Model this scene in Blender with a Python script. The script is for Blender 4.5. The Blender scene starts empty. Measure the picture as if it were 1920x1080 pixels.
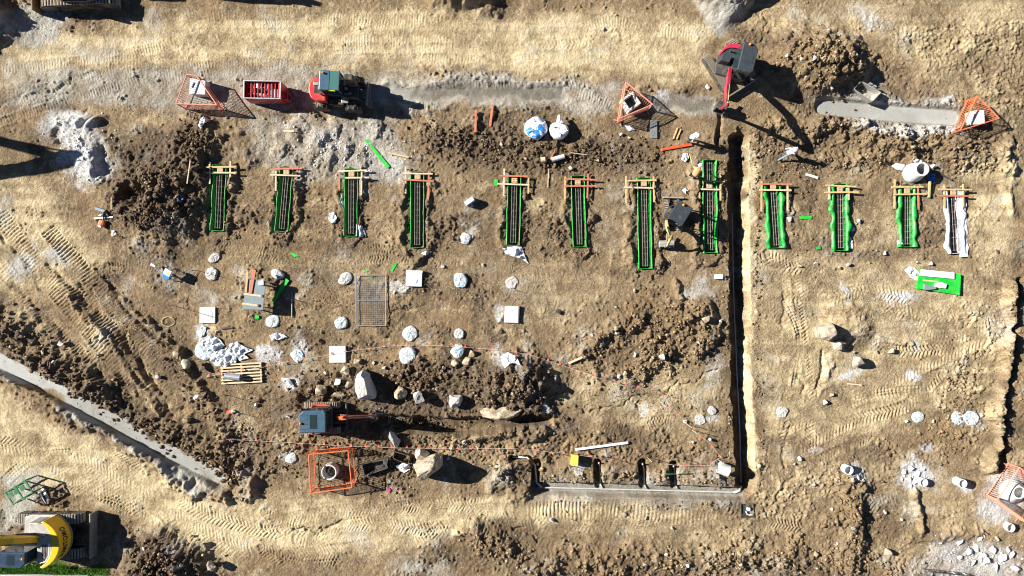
import bpy, bmesh, math, random
import numpy as np
from mathutils import Vector, Matrix, Euler
PI = math.pi
R = math.radians
scene = bpy.context.scene
col = scene.collection
# ---------------------------------------------------------------- camera, sky, sun, exposure
PXM, CAMH = 30.0, 42.667            # photo pixels per metre on the ground, drone height
cam_d = bpy.data.cameras.new('camera'); cam = bpy.data.objects.new('camera', cam_d); col.objects.link(cam)
cam.location = (0, 0, CAMH); cam.rotation_euler = (0, 0, 0)
cam_d.sensor_width = 36.0; cam_d.lens = 24.0; cam_d.clip_start = 0.5; cam_d.clip_end = 3000
scene.camera = cam
SUN_EL, SUN_SLOPE = R(32.0), R(15.5)   # shadows fall to the right and a little down the picture
sdir = Vector((math.cos(SUN_SLOPE) * math.cos(SUN_EL), -math.sin(SUN_SLOPE) * math.cos(SUN_EL), -math.sin(SUN_EL)))
world = bpy.data.worlds.new('World'); scene.world = world; world.use_nodes = True
wn = world.node_tree; bg = wn.nodes['Background']
sky = wn.nodes.new('ShaderNodeTexSky'); sky.sky_type = 'NISHITA'; sky.sun_disc = False
sky.sun_elevation = SUN_EL
sky.air_density = 0.45; sky.dust_density = 0.05; sky.ozone_density = 2.0; sky.altitude = 300
sky.sun_rotation = math.atan2(-sdir.x, -sdir.y)
wn.links.new(sky.outputs[0], bg.inputs[0]); bg.inputs[1].default_value = 0.05
sun_d = bpy.data.lights.new('sun', 'SUN'); sun_d.energy = 5.0; sun_d.angle = R(0.5); sun_d.color = (1.0, 0.965, 0.90)
sun = bpy.data.objects.new('sun', sun_d); col.objects.link(sun)
sun.rotation_euler = sdir.to_track_quat('-Z', 'Y').to_euler(); sun.location = (-40, 12, 40)
vs = scene.view_settings
vs.view_transform = 'Standard'; vs.look = 'None'; vs.gamma = 1.0; vs.use_curve_mapping = False
vs.exposure = 1.08
scene.cycles.filter_width = 1.05; scene.cycles.diffuse_bounces = 1; scene.cycles.glossy_bounces = 2; scene.cycles.transmission_bounces = 4
scene.render.resolution_x, scene.render.resolution_y = 1024, 576

rng = np.random.default_rng(7)
random.seed(7)

def P(u, v, z=0.0):
    """photo pixel seen at height z -> world point"""
    k = (CAMH - z) / CAMH
    return Vector(((u - 960) / PXM * k, (540 - v) / PXM * k, z))

# ---------------------------------------------------------------- tagging
def tag(o, label=None, cat=None, group=None, kind=None):
    if label: o['label'] = label
    if cat: o['category'] = cat
    if group: o['group'] = group
    if kind: o['kind'] = kind
    return o
def empty(name, loc=(0, 0, 0), rz=0.0, label=None, cat=None, group=None):
    o = bpy.data.objects.new(name, None); col.objects.link(o)
    o.location = loc; o.rotation_euler = (0, 0, rz); o.empty_display_size = 0.2
    return tag(o, label, cat, group)
def link(name, me, parent=None, loc=None, rot=None):
    o = bpy.data.objects.new(name, me); col.objects.link(o)
    if parent is not None: o.parent = parent
    if loc is not None: o.location = loc
    if rot is not None: o.rotation_euler = rot
    return o

# ---------------------------------------------------------------- materials
def nodes_of(m):
    m.use_nodes = True
    nt = m.node_tree
    return nt, nt.nodes['Principled BSDF']
def ramp_noise(nt, scale, detail=4, rough=0.6, lo=0.35, hi=0.65, vec=None):
    n = nt.nodes.new('ShaderNodeTexNoise'); n.inputs['Scale'].default_value = scale
    n.inputs['Detail'].default_value = detail; n.inputs['Roughness'].default_value = rough
    if vec is not None: nt.links.new(vec, n.inputs['Vector'])
    mr = nt.nodes.new('ShaderNodeMapRange'); mr.inputs['From Min'].default_value = lo; mr.inputs['From Max'].default_value = hi
    nt.links.new(n.outputs['Fac'], mr.inputs['Value'])
    return mr.outputs['Result']
def mixc(nt, fac, a, b, mode='MIX'):
    m = nt.nodes.new('ShaderNodeMix'); m.data_type = 'RGBA'; m.blend_type = mode; m.clamp_factor = True
    for s, v in (('Factor', fac), ('A', a), ('B', b)):
        sock = [i for i in m.inputs if i.name == s and (i.type == 'RGBA' or s == 'Factor' and i.type == 'VALUE')][0]
        if isinstance(v, (int, float)): sock.default_value = v
        elif isinstance(v, tuple): sock.default_value = (*v, 1)
        else: nt.links.new(v, sock)
    return [o for o in m.outputs if o.type == 'RGBA'][0]
def mathn(nt, op, a, b):
    m = nt.nodes.new('ShaderNodeMath'); m.operation = op
    for i, v in enumerate((a, b)):
        if isinstance(v, (int, float)): m.inputs[i].default_value = v
        else: nt.links.new(v, m.inputs[i])
    return m.outputs[0]
MATS = {}
DUST = (0.36, 0.27, 0.16)
def mat(name, c, rough=0.6, metal=0.0, var=0.25, scale=5.0, dust=0.0, bump=0.0, bscale=20.0, second=None, sscale=3.0, slo=0.5, shi=0.56, spec=0.4):
    if name in MATS: return MATS[name]
    m = bpy.data.materials.new(name); nt, b = nodes_of(m)
    g = nt.nodes.new('ShaderNodeNewGeometry')
    f = ramp_noise(nt, scale, 5, 0.65, 0.3, 0.7, g.outputs['Position'])
    cc = mixc(nt, f, tuple(x * (1 - var) for x in c), tuple(min(0.95, x * (1 + var * 0.6)) for x in c))
    if second:
        f2 = ramp_noise(nt, sscale, 3, 0.6, slo, shi, g.outputs['Position'])
        cc = mixc(nt, f2, cc, second)
    if dust:
        f3 = ramp_noise(nt, 2.3, 6, 0.7, 0.62 - dust * 0.5, 0.82 - dust * 0.3, g.outputs['Position'])
        cc = mixc(nt, mathn(nt, 'MULTIPLY', f3, min(1.0, dust + 0.25)), cc, DUST)
    nt.links.new(cc, b.inputs['Base Color'])
    b.inputs['Roughness'].default_value = rough; b.inputs['Metallic'].default_value = metal
    b.inputs['Specular IOR Level'].default_value = spec
    if bump:
        n = nt.nodes.new('ShaderNodeTexNoise'); n.inputs['Scale'].default_value = bscale; n.inputs['Detail'].default_value = 5
        nt.links.new(g.outputs['Position'], n.inputs['Vector'])
        bp = nt.nodes.new('ShaderNodeBump'); bp.inputs['Strength'].default_value = bump; bp.inputs['Distance'].default_value = 0.03
        nt.links.new(n.outputs['Fac'], bp.inputs['Height']); nt.links.new(bp.outputs[0], b.inputs['Normal'])
    MATS[name] = m
    return m
def glass(name, c):
    if name in MATS: return MATS[name]
    m = bpy.data.materials.new(name); nt, b = nodes_of(m)
    b.inputs['Base Color'].default_value = (*c, 1); b.inputs['Roughness'].default_value = 0.08
    b.inputs['Transmission Weight'].default_value = 0.35; b.inputs['IOR'].default_value = 1.45
    MATS[name] = m
    return m
m_red = mat('red_paint', (0.55, 0.035, 0.04), 0.4, var=0.2, dust=0.25)
m_orangepaint = mat('orange_red_paint', (0.75, 0.10, 0.03), 0.42, var=0.2, dust=0.22)
m_crimson = mat('crimson_paint', (0.62, 0.03, 0.07), 0.4, var=0.2, dust=0.2)
m_yellow = mat('yellow_paint', (0.78, 0.47, 0.02), 0.4, var=0.12, dust=0.15)
m_paleyellow = mat('dusty_yellow_paint', (0.72, 0.55, 0.16), 0.5, var=0.15, dust=0.3)
m_char = mat('charcoal_panel', (0.045, 0.055, 0.065), 0.42, var=0.25, dust=0.12)
m_teal = mat('blue_grey_roof', (0.045, 0.10, 0.15), 0.45, var=0.2, dust=0.12)
m_black = mat('black_rubber', (0.022, 0.022, 0.024), 0.8, var=0.3, dust=0.35)
m_trackpad = mat('dusty_track_steel', (0.34, 0.31, 0.26), 0.8, var=0.4, dust=0.5)
m_steel = mat('dull_steel', (0.34, 0.34, 0.33), 0.5, 0.5, var=0.3, dust=0.3)
m_darksteel = mat('dark_steel', (0.09, 0.09, 0.095), 0.55, 0.4, var=0.35, dust=0.35)
m_chrome = mat('cylinder_rod', (0.6, 0.6, 0.6), 0.2, 0.9, var=0.1)
m_gal = mat('galvanised_steel', (0.50, 0.51, 0.52), 0.4, 0.6, var=0.25)
m_glass = glass('cab_glass', (0.035, 0.055, 0.06)); m_glassg = glass('green_tinted_glass', (0.10, 0.26, 0.23))
m_white = mat('white_plastic', (0.82, 0.83, 0.84), 0.5, var=0.10, dust=0.1)
m_bag = mat('white_woven_plastic', (0.80, 0.82, 0.84), 0.55, var=0.12, bump=0.5, bscale=9)
m_bluebag = mat('blue_and_white_woven_plastic', (0.78, 0.82, 0.86), 0.5, var=0.1, second=(0.03, 0.25, 0.62), sscale=1.3, slo=0.53, shi=0.57, bump=0.5, bscale=9)
m_sheet = mat('translucent_plastic_sheet', (0.70, 0.72, 0.73), 0.3, var=0.2, second=(0.50, 0.56, 0.60), sscale=4, slo=0.52, shi=0.62, bump=0.5, bscale=6)
m_conc = mat('pale_concrete', (0.62, 0.60, 0.56), 0.85, var=0.2, scale=8, bump=0.4, dust=0.15)
m_pile = mat('lime_white_concrete', (0.60, 0.61, 0.60), 0.85, var=0.35, scale=9, bump=0.8, dust=0.28, second=(0.30, 0.52, 0.66), sscale=3.5, slo=0.55, shi=0.60)
m_pileplain = mat('chalky_concrete', (0.57, 0.56, 0.53), 0.9, var=0.4, scale=10, bump=0.9, dust=0.35)
m_pad = mat('bright_concrete_pad', (0.68, 0.67, 0.64), 0.8, var=0.18, scale=6, bump=0.35, dust=0.18)
m_green = mat('green_plastic', (0.012, 0.33, 0.04), 0.42, var=0.55, scale=4, dust=0.22, bump=0.6, bscale=5)
m_greenboard = mat('bright_green_board', (0.015, 0.52, 0.045), 0.45, var=0.3, scale=3, dust=0.2, bump=.3, bscale=5)
m_darkgreen = mat('dark_green_paint', (0.02, 0.16, 0.06), 0.5, var=0.3, dust=0.2)
m_timber = mat('raw_timber', (0.62, 0.42, 0.19), 0.75, var=0.3, scale=7, bump=0.3, dust=0.1)
m_timberp = mat('pale_timber', (0.66, 0.52, 0.33), 0.75, var=0.25, scale=7, bump=0.3)
m_redwood = mat('red_primed_timber', (0.55, 0.18, 0.10), 0.7, var=0.3, scale=7, bump=0.3, dust=0.2)
m_ply = mat('plywood', (0.56, 0.38, 0.21), 0.7, var=0.3, scale=12)
m_rebar = mat('grey_rebar', (0.30, 0.25, 0.23), 0.6, 0.1, var=0.35)
m_barrier = mat('orange_barrier_paint', (0.80, 0.19, 0.07), 0.5, var=0.25, scale=9, dust=0.18)
m_salmon = mat('sun_bleached_barrier_paint', (0.80, 0.31, 0.21), 0.55, var=0.25, scale=9, dust=0.15)
m_flag = mat('red_bunting_plastic', (0.85, 0.14, 0.09), 0.5, var=0.15)
m_rope = mat('pale_rope', (0.62, 0.55, 0.48), 0.8)
m_pvc = mat('white_pvc', (0.74, 0.75, 0.74), 0.4, var=0.1, dust=0.15)
m_pvcd = mat('muddy_white_pvc', (0.55, 0.55, 0.53), 0.5, var=0.25, scale=9, dust=0.4)
m_bluepipe = mat('blue_grey_pipe', (0.16, 0.20, 0.32), 0.4, var=0.15)
m_blue = mat('blue_plastic', (0.03, 0.22, 0.55), 0.4, var=0.2)
m_rock = mat('pale_boulder_stone', (0.50, 0.42, 0.31), 0.9, var=0.35, scale=4, bump=0.9, bscale=7, second=(0.24, 0.18, 0.11), sscale=2.2, slo=0.52, shi=0.64)
m_rockg = mat('grey_boulder_stone', (0.50, 0.47, 0.42), 0.9, var=0.3, scale=6, bump=0.9, bscale=9)
m_rockb = mat('brown_boulder_stone', (0.34, 0.26, 0.16), 0.92, var=0.4, scale=3, bump=0.9, bscale=7, second=(0.5, 0.43, 0.31), sscale=2.5, slo=0.5, shi=0.6)
m_chalk = mat('white_rubble_stone', (0.74, 0.74, 0.73), 0.9, var=0.2, scale=5, bump=0.8, bscale=9)
m_slate = mat('slate_grey_board', (0.22, 0.26, 0.27), 0.55, var=0.15)
m_skin = mat('skin', (0.48, 0.29, 0.20), 0.6, var=0.08)
m_hivis = mat('orange_hi_vis_cloth', (0.82, 0.34, 0.15), 0.8, var=0.15)
m_greyshirt = mat('grey_shirt_cloth', (0.44, 0.46, 0.50), 0.85, var=0.15)
m_whiteshirt = mat('white_shirt_cloth', (0.72, 0.70, 0.72), 0.85, var=0.1)
m_jeans = mat('blue_jeans_cloth', (0.17, 0.28, 0.38), 0.85, var=0.2)
m_darkcloth = mat('dark_trouser_cloth', (0.05, 0.05, 0.06), 0.85, var=0.2)
m_boot = mat('tan_boot_leather', (0.42, 0.30, 0.17), 0.7)
m_yel = mat('yellow_plastic', (0.80, 0.70, 0.10), 0.45, var=0.1)
m_amber = mat('amber_beacon', (0.85, 0.30, 0.02), 0.3, var=0.05)
m_lime = mat('fluorescent_yellow_strip', (0.65, 0.85, 0.05), 0.5, var=0.05)
m_grass = mat('grass_blades', (0.14, 0.34, 0.03), 0.7, var=0.4, scale=3)
m_ink = mat('black_lettering', (0.02, 0.02, 0.02), 0.5, var=0.0)
m_dusty = mat('dusty_grey_sheet_steel', (0.44, 0.43, 0.40), 0.55, 0.25, var=0.25, dust=0.35)

# ---------------------------------------------------------------- mesh builder
class MB:
    def __init__(s): s.v = []; s.f = []; s.m = []; s.cm = 0
    def add(s, vs_, fs_):
        o = len(s.v); s.v += [tuple(p) for p in vs_]
        for f in fs_: s.f.append(tuple(i + o for i in f)); s.m.append(s.cm)
        return s
    def mat(s, i): s.cm = i; return s
    def box(s, c, d, rz=0.0, M=None):
        hx, hy, hz = d[0] / 2, d[1] / 2, d[2] / 2
        pts = [Vector((x, y, z)) for z in (-hz, hz) for x, y in ((-hx, -hy), (hx, -hy), (hx, hy), (-hx, hy))]
        if M is None: M = Matrix.Rotation(rz, 3, 'Z')
        c = Vector(c)
        return s.add([c + M @ p for p in pts], [(3, 2, 1, 0), (4, 5, 6, 7), (0, 1, 5, 4), (1, 2, 6, 5), (2, 3, 7, 6), (3, 0, 4, 7)])
    def bar(s, p, q, w, h, up=(0, 0, 1)):
        p = Vector(p); q = Vector(q); d = q - p; L = d.length
        if L < 1e-6: return s
        x = d / L; upv = Vector(up)
        if abs(x.dot(upv)) > 0.98: upv = Vector((0, 1, 0))
        y = upv.cross(x).normalized(); z = x.cross(y)
        return s.box((p + q) / 2, (L, w, h), M=Matrix((x, y, z)).transposed())
    def tube(s, pts, r, n=8, caps=True, r2=None):
        pts = [Vector(p) for p in pts]; rings = []; N = len(pts)
        a = None
        for i, p in enumerate(pts):
            d = (pts[min(i + 1, N - 1)] - pts[max(i - 1, 0)]).normalized()
            if a is None:
                ref = Vector((0, 0, 1)) if abs(d.z) < 0.9 else Vector((1, 0, 0)); a = ref.cross(d).normalized()
            a = (a - d * a.dot(d)).normalized(); b = d.cross(a)
            rr = r if r2 is None else r + (r2 - r) * i / max(1, N - 1)
            rings.append([p + (a * math.cos(2 * PI * k / n) + b * math.sin(2 * PI * k / n)) * rr for k in range(n)])
        vs_ = [q for ring in rings for q in ring]; fs_ = []
        for i in range(N - 1):
            for k in range(n): fs_.append((i * n + k, i * n + (k + 1) % n, (i + 1) * n + (k + 1) % n, (i + 1) * n + k))
        if caps: fs_ += [tuple(range(n - 1, -1, -1)), tuple((N - 1) * n + k for k in range(n))]
        return s.add(vs_, fs_)
    def ring(s, p, q, ro, ri, n=20):
        """open pipe from p to q with wall thickness"""
        p = Vector(p); q = Vector(q); d = (q - p).normalized()
        ref = Vector((0, 0, 1)) if abs(d.z) < 0.9 else Vector((1, 0, 0)); a = ref.cross(d).normalized(); b = d.cross(a)
        vs_ = []
        for c, rr in ((p, ro), (q, ro), (q, ri), (p, ri)):
            vs_ += [c + (a * math.cos(2 * PI * k / n) + b * math.sin(2 * PI * k / n)) * rr for k in range(n)]
        fs_ = []
        for j in range(4):
            for k in range(n): fs_.append((j * n + k, j * n + (k + 1) % n, ((j + 1) % 4) * n + (k + 1) % n, ((j + 1) % 4) * n + k))
        return s.add(vs_, fs_)
    def lathe(s, prof, c=(0, 0, 0), n=24, wob=None):
        c = Vector(c); vs_ = []
        for r, z in prof:
            for k in range(n):
                rr = r * (wob[k] if wob is not None else 1)
                vs_.append(c + Vector((rr * math.cos(2 * PI * k / n), rr * math.sin(2 * PI * k / n), z)))
        fs_ = []
        for j in range(len(prof) - 1):
            for k in range(n): fs_.append((j * n + k, j * n + (k + 1) % n, (j + 1) * n + (k + 1) % n, (j + 1) * n + k))
        if prof[-1][0] > 1e-4: fs_.append(tuple((len(prof) - 1) * n + k for k in range(n)))
        return s.add(vs_, fs_)
    def prism(s, poly, z0, z1, M=None, top=1.0):
        """plan polygon extruded in z; top = scale of the upper outline about its centre"""
        n = len(poly); cx = sum(p[0] for p in poly) / n; cy = sum(p[1] for p in poly) / n
        if sum(poly[i][0] * poly[(i + 1) % n][1] - poly[(i + 1) % n][0] * poly[i][1] for i in range(n)) < 0: poly = poly[::-1]
        vs_ = [Vector((x, y, z0)) for x, y in poly] + [Vector((cx + (x - cx) * top, cy + (y - cy) * top, z1)) for x, y in poly]
        if M is not None: vs_ = [M @ p for p in vs_]
        fs_ = [tuple(range(n - 1, -1, -1)), tuple(range(n, 2 * n))] + [(i, (i + 1) % n, n + (i + 1) % n, n + i) for i in range(n)]
        return s.add(vs_, fs_)
    def side(s, poly, y0, y1):
        """x-z profile extruded along y"""
        M = Matrix(((1, 0, 0, 0), (0, 0, -1, 0), (0, 1, 0, 0), (0, 0, 0, 1)))
        return s.prism(poly, -y1, -y0, M)
    def sweep(s, pts, ws, hs):
        """box beam along a path that lies in a vertical plane"""
        pts = [Vector(p) for p in pts]; N = len(pts); d0 = pts[-1] - pts[0]
        lat = Vector((0, 0, 1)).cross(Vector((d0.x, d0.y, 0)))
        lat = lat.normalized() if lat.length > 1e-4 else Vector((0, 1, 0))
        vs_ = []
        for i, p in enumerate(pts):
            d = (pts[min(i + 1, N - 1)] - pts[max(i - 1, 0)]).normalized(); nn = d.cross(lat).normalized()
            for a, b in ((-1, -1), (1, -1), (1, 1), (-1, 1)): vs_.append(p + lat * ws[i] / 2 * a + nn * hs[i] / 2 * b)
        fs_ = [(3, 2, 1, 0), tuple((N - 1) * 4 + k for k in range(4))]
        for i in range(N - 1):
            for k in range(4): fs_.append((i * 4 + k, i * 4 + (k + 1) % 4, (i + 1) * 4 + (k + 1) % 4, (i + 1) * 4 + k))
        return s.add(vs_, fs_)
    def mesh(s, name, mats, smooth=False):
        me = bpy.data.meshes.new(name); me.from_pydata(s.v, [], s.f)
        if not isinstance(mats, (list, tuple)): mats = [mats]
        for m in mats: me.materials.append(m)
        if len(mats) > 1: me.polygons.foreach_set('material_index', s.m)
        bm = bmesh.new(); bm.from_mesh(me); bmesh.ops.recalc_face_normals(bm, faces=bm.faces); bm.to_mesh(me); bm.free()
        if smooth: me.polygons.foreach_set('use_smooth', [True] * len(me.polygons))
        me.update()
        return me
    def build(s, name, mats, parent=None, bevel=0.0, smooth=False, loc=None, rot=None):
        o = link(name, s.mesh(name, mats, smooth), parent, loc, rot)
        if bevel:
            b = o.modifiers.new('edge_bevel', 'BEVEL'); b.width = bevel; b.segments = 2; b.limit_method = 'ANGLE'; b.angle_limit = R(40)
        return o
# ================================================================ GROUND
STEP = 0.05
fx = np.arange(-32.6, 32.6001, STEP); fy = np.arange(-18.6, 18.6001, STEP)
out = np.array([0.2, 0.5, 0.9, 1.4, 2.0, 3.0, 4.5, 7, 12, 25, 60, 150, 400, 900])
xs = np.concatenate([fx[0] - out[::-1], fx, fx[-1] + out]); ys = np.concatenate([fy[0] - out[::-1], fy, fy[-1] + out])
NX, NY = len(xs), len(ys)
X, Y = np.meshgrid(xs, ys)
U = 960 + X * PXM; V = 540 - Y * PXM
def vnoise(cell, seed):
    r = np.random.default_rng(seed); n = 256; lat = r.random((n, n)).astype(np.float32)
    gx = xs / cell + 1000.37; gy = ys / cell + 1000.71
    ix = np.floor(gx).astype(int); fx_ = gx - ix; fx_ = fx_ * fx_ * (3 - 2 * fx_)
    iy = np.floor(gy).astype(int); fy_ = gy - iy; fy_ = fy_ * fy_ * (3 - 2 * fy_)
    A = lat[:, ix % n] * (1 - fx_) + lat[:, (ix + 1) % n] * fx_
    return A[iy % n] * (1 - fy_)[:, None] + A[(iy + 1) % n] * fy_[:, None]
def fbm(cell, seed, oct=4, gain=0.5):
    t = 0; a = 1; s = 0
    for i in range(oct): t = t + a * vnoise(cell / 2 ** i, seed + i * 17); s += a; a *= gain
    return t / s
N3 = fbm(3.0, 11, 5); N1 = fbm(1.0, 23, 4); N05 = fbm(0.4, 37, 3); N02 = vnoise(0.16, 41)
def sstep(a, b, x):
    t = np.clip((x - a) / (b - a), 0, 1); return t * t * (3 - 2 * t)
def aniso(cx, cy, seed):
    r = np.random.default_rng(seed); n = 256; lat = r.random((n, n)).astype(np.float32); gx = xs / cx + 500.3; gy = ys / cy + 500.7
    ix = np.floor(gx).astype(int); a = gx - ix; a = a * a * (3 - 2 * a); iy = np.floor(gy).astype(int); b_ = gy - iy; b_ = b_ * b_ * (3 - 2 * b_)
    A = lat[:, ix % n] * (1 - a) + lat[:, (ix + 1) % n] * a
    return A[iy % n] * (1 - b_)[:, None] + A[(iy + 1) % n] * b_[:, None]
STRK = sstep(.3, .7, .5 * aniso(4.5, .35, 301) + .3 * aniso(2.0, .16, 303) + .2 * N1)
WU = U + (fbm(1.4, 51, 4, 0.6) - 0.5) * 46; WV = V + (fbm(1.4, 77, 4, 0.6) - 0.5) * 46     # ragged edges for patches
def win(u0, v0, u1, v1, pad=40):
    i0 = max(0, np.searchsorted(xs, (u0 - pad - 960) / PXM)); i1 = min(NX, np.searchsorted(xs, (u1 + pad - 960) / PXM))
    j0 = max(0, np.searchsorted(ys, (540 - v1 - pad) / PXM)); j1 = min(NY, np.searchsorted(ys, (540 - v0 + pad) / PXM))
    return slice(j0, j1), slice(i0, i1)
def smooth_path(pts, n=6):
    if len(pts) < 3: return pts
    o = []; q = [pts[0]] + list(pts) + [pts[-1]]
    for i in range(1, len(q) - 2):
        for k in range(n):
            t = k / n; p0, p1, p2, p3 = (np.array(q[i + d], float) for d in (-1, 0, 1, 2))
            o.append(tuple(0.5 * (2 * p1 + (p2 - p0) * t + (2 * p0 - 5 * p1 + 4 * p2 - p3) * t * t + (3 * p1 - p0 - 3 * p2 + p3) * t ** 3)))
    return o + [tuple(pts[-1])]
def path_st(pts, UU, VV):
    """distance along, signed lateral distance (pixels) and distance to a polyline"""
    best = np.full(UU.shape, 1e9); S_ = np.zeros(UU.shape); T_ = np.zeros(UU.shape); acc = 0
    for (a, b), (c, d) in zip(pts[:-1], pts[1:]):
        L = math.hypot(c - a, d - b) or 1e-6; ex, ey = (c - a) / L, (d - b) / L
        s = (UU - a) * ex + (VV - b) * ey; sc = np.clip(s, 0, L)
        dx = UU - a - sc * ex; dy = VV - b - sc * ey; dd = np.hypot(dx, dy); t = -(UU - a) * ey + (VV - b) * ex
        m = dd < best; best = np.where(m, dd, best); S_ = np.where(m, acc + sc, S_); T_ = np.where(m, np.where(t < 0, -dd, dd), T_); acc += L
    return S_, T_, best
def bbox(pts): a = [p[0] for p in pts]; b = [p[1] for p in pts]; return min(a), min(b), max(a), max(b)
def ell(u, v, ru, rv, ang=0, soft=0.35, warp=True):
    m = max(ru, rv); w = win(u - m, v - m, u + m, v + m, 60)
    a, b = (WU[w], WV[w]) if warp else (U[w], V[w]); c, s = math.cos(R(ang)), math.sin(R(ang))
    x = ((a - u) * c + (b - v) * s) / ru; y = (-(a - u) * s + (b - v) * c) / rv
    return w, 1 - sstep(1 - soft, 1 + soft, np.hypot(x, y))
def stroke(pts, wd, soft=8, warp=True):
    w = win(*bbox(pts), pad=wd + 50); a, b = (WU[w], WV[w]) if warp else (U[w], V[w])
    _, _, d = path_st(pts, a, b)
    return w, 1 - sstep(wd / 2 - soft, wd / 2 + soft, d)
def poly(pts, soft=12, warp=True):
    w = win(*bbox(pts), pad=60); a, b = (WU[w], WV[w]) if warp else (U[w], V[w])
    _, _, d = path_st(list(pts) + [pts[0]], a, b); ins = np.zeros(a.shape, bool)
    for (x1, y1), (x2, y2) in zip(pts, list(pts[1:]) + [pts[0]]):
        c = ((y1 > b) != (y2 > b)); ins ^= c & (a < (x2 - x1) * (b - y1) / ((y2 - y1) or 1e-9) + x1)
    return w, sstep(-soft, soft, np.where(ins, d, -d))
def paint(A, sh, k=1.0, mod=None):
    w, m = sh; mm = m * k
    if mod is not None: mm = mm * mod[w]
    A[w] = np.maximum(A[w], mm)
def wash(A, sh, k=1.0):
    w, m = sh; A[w] *= 1 - m * k
zero = lambda: np.zeros(X.shape)
pale, grey, white, dark, wet, rust, rough, grassm, slab = (zero() for _ in range(9))
holes = sstep(0.28, 0.62, N1) * 0.6 + 0.4 * sstep(0.3, 0.6, N05)
# --- pale dry sand where wheels have ground it to dust
for pts, k in [([(0, 90), (120, 60), (340, 30), (700, 25), (1080, 20), (1330, 40), (1340, 150), (1060, 150), (800, 130), (560, 118), (320, 125), (140, 120), (0, 180)], 1.0),
               ([(1330, 0), (1920, -10), (1920, 150), (1700, 110), (1560, 60), (1440, 70)], 0.62), ([(1640, 60), (1920, 60), (1920, 250), (1740, 170)], 0.5),
               ([(-20, 330), (110, 330), (140, 420), (200, 480), (120, 560), (-20, 560)], 0.75), ([(-20, 720), (90, 790), (250, 850), (380, 930), (520, 990), (420, 1080), (240, 970), (130, 920), (-20, 900)], 0.95),
               ([(430, 920), (560, 935), (760, 940), (950, 925), (1060, 930), (1330, 960), (1200, 985), (960, 985), (880, 1000), (700, 1055), (520, 1040), (420, 1000)], 0.95),
               ([(1400, 420), (1560, 480), (1800, 480), (1900, 560), (1860, 760), (1700, 800), (1560, 830), (1440, 820), (1410, 620)], 0.70),
               ([(1800, 300), (1920, 260), (1900, 560), (1830, 520)], 0.8), ([(1000, 940), (1380, 960), (1420, 1010), (1300, 1050), (1060, 1000)], 0.55),
               ([(380, 465), (760, 475), (900, 500), (620, 512), (420, 500)], 0.5), ([(1050, 690), (1350, 680), (1360, 800), (1180, 800), (1060, 760)], 0.55),
               ([(960, 500), (1130, 480), (1180, 560), (1040, 640), (980, 600)], 0.42), ([(1400, 840), (1580, 850), (1560, 940), (1440, 1010), (1400, 940)], 0.5),
               ([(1600, 860), (1920, 840), (1920, 1020), (1700, 1010)], 0.45), ([(200, 210), (330, 210), (300, 260), (230, 330), (200, 300)], 0.35), ([(-20, 560), (60, 570), (180, 690), (120, 690), (-20, 640)], 0.5)]:
    paint(pale, poly(pts, 26), k, (0.65 + 0.35 * holes) * (0.66 + 0.34 * STRK))
for u, v, a, b, k in [(340, 160, 60, 20, .4), (1500, 440, 60, 30, .3), (860, 500, 60, 18, .4), (660, 400, 50, 60, .25), (740, 420, 40, 50, .28), (1130, 420, 40, 70, .35), (1050, 580, 70, 40, .35), (1500, 900, 90, 50, .4), (1650, 430, 90, 40, .45), (1180, 480, 50, 60, .3),
                      (560, 860, 80, 30, .3), (700, 520, 60, 20, .3), (210, 460, 60, 30, .3), (900, 850, 90, 25, .3), (1850, 780, 40, 120, .45), (1560, 240, 120, 30, .3), (1620, 1020, 90, 40, .4), (450, 600, 120, 50, .18), (1250, 500, 70, 25, .4)]:
    paint(pale, ell(u, v, a, b, 0, 0.6), k, holes)
paint(pale, stroke([(1404, 300), (1403, 480), (1407, 660), (1409, 800), (1414, 880)], 22, 7), .8, .4 + .6 * holes)  # sandy right bank of the long trench, its sunlit brightness added in colour
# --- grey crushed rock
for pts, k in [([(0, 110), (150, 130), (330, 125), (560, 118), (800, 140), (1080, 150), (1170, 160), (1160, 215), (1060, 210), (900, 205), (700, 215), (560, 205), (330, 215), (190, 190), (0, 215)], 0.66),
               ([(0, 20), (60, 12), (130, 30), (110, 75), (50, 92), (0, 80)], 0.95), ([(1220, 175), (1340, 185), (1345, 215), (1230, 212)], 0.9), ([(0, 890), (70, 885), (60, 960), (40, 990), (0, 1000)], 0.8),
               ([(460, 215), (740, 225), (770, 300), (720, 350), (560, 345), (470, 300)], 0.55), ([(1290, 0), (1420, 0), (1372, 60), (1345, 75)], 1.0),
               ([(0, 690), (60, 725), (140, 780), (250, 845), (380, 930), (430, 905), (390, 880), (250, 800), (100, 705), (0, 650)], 0.9), ([(110, 720), (200, 760), (190, 800), (120, 760)], 0.8), ([(1510, 180), (1640, 180), (1800, 190), (1800, 260), (1640, 245), (1560, 225)], 0.8),
               ([(1280, 530), (1330, 525), (1340, 570), (1290, 570)], 0.7), ([(1000, 900), (1390, 912), (1400, 950), (1230, 960), (1000, 945)], 0.6), ([(1530, 640), (1560, 690), (1540, 740), (1535, 690)], .3)]:
    paint(grey, poly(pts, 14), k, 0.6 + 0.4 * holes)
for u, v, a, b, k in [(110, 480, 28, 22, .9), (45, 500, 30, 24, .9), (15, 395, 16, 30, .7), (180, 95, 60, 20, .6), (500, 240, 50, 25, .4), (690, 330, 70, 25, .5), (1380, 590, 14, 40, .4), (640, 100, 30, 12, .4), (1150, 440, 30, 40, .35), (380, 555, 25, 20, .6), (1550, 690, 20, 26, .4), (1440, 740, 20, 40, .4), (940, 890, 30, 30, .5), (760, 1060, 30, 20, .7)]:
    paint(grey, ell(u, v, a, b, 0, 0.5), k, 0.5 + 0.5 * holes)
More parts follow.
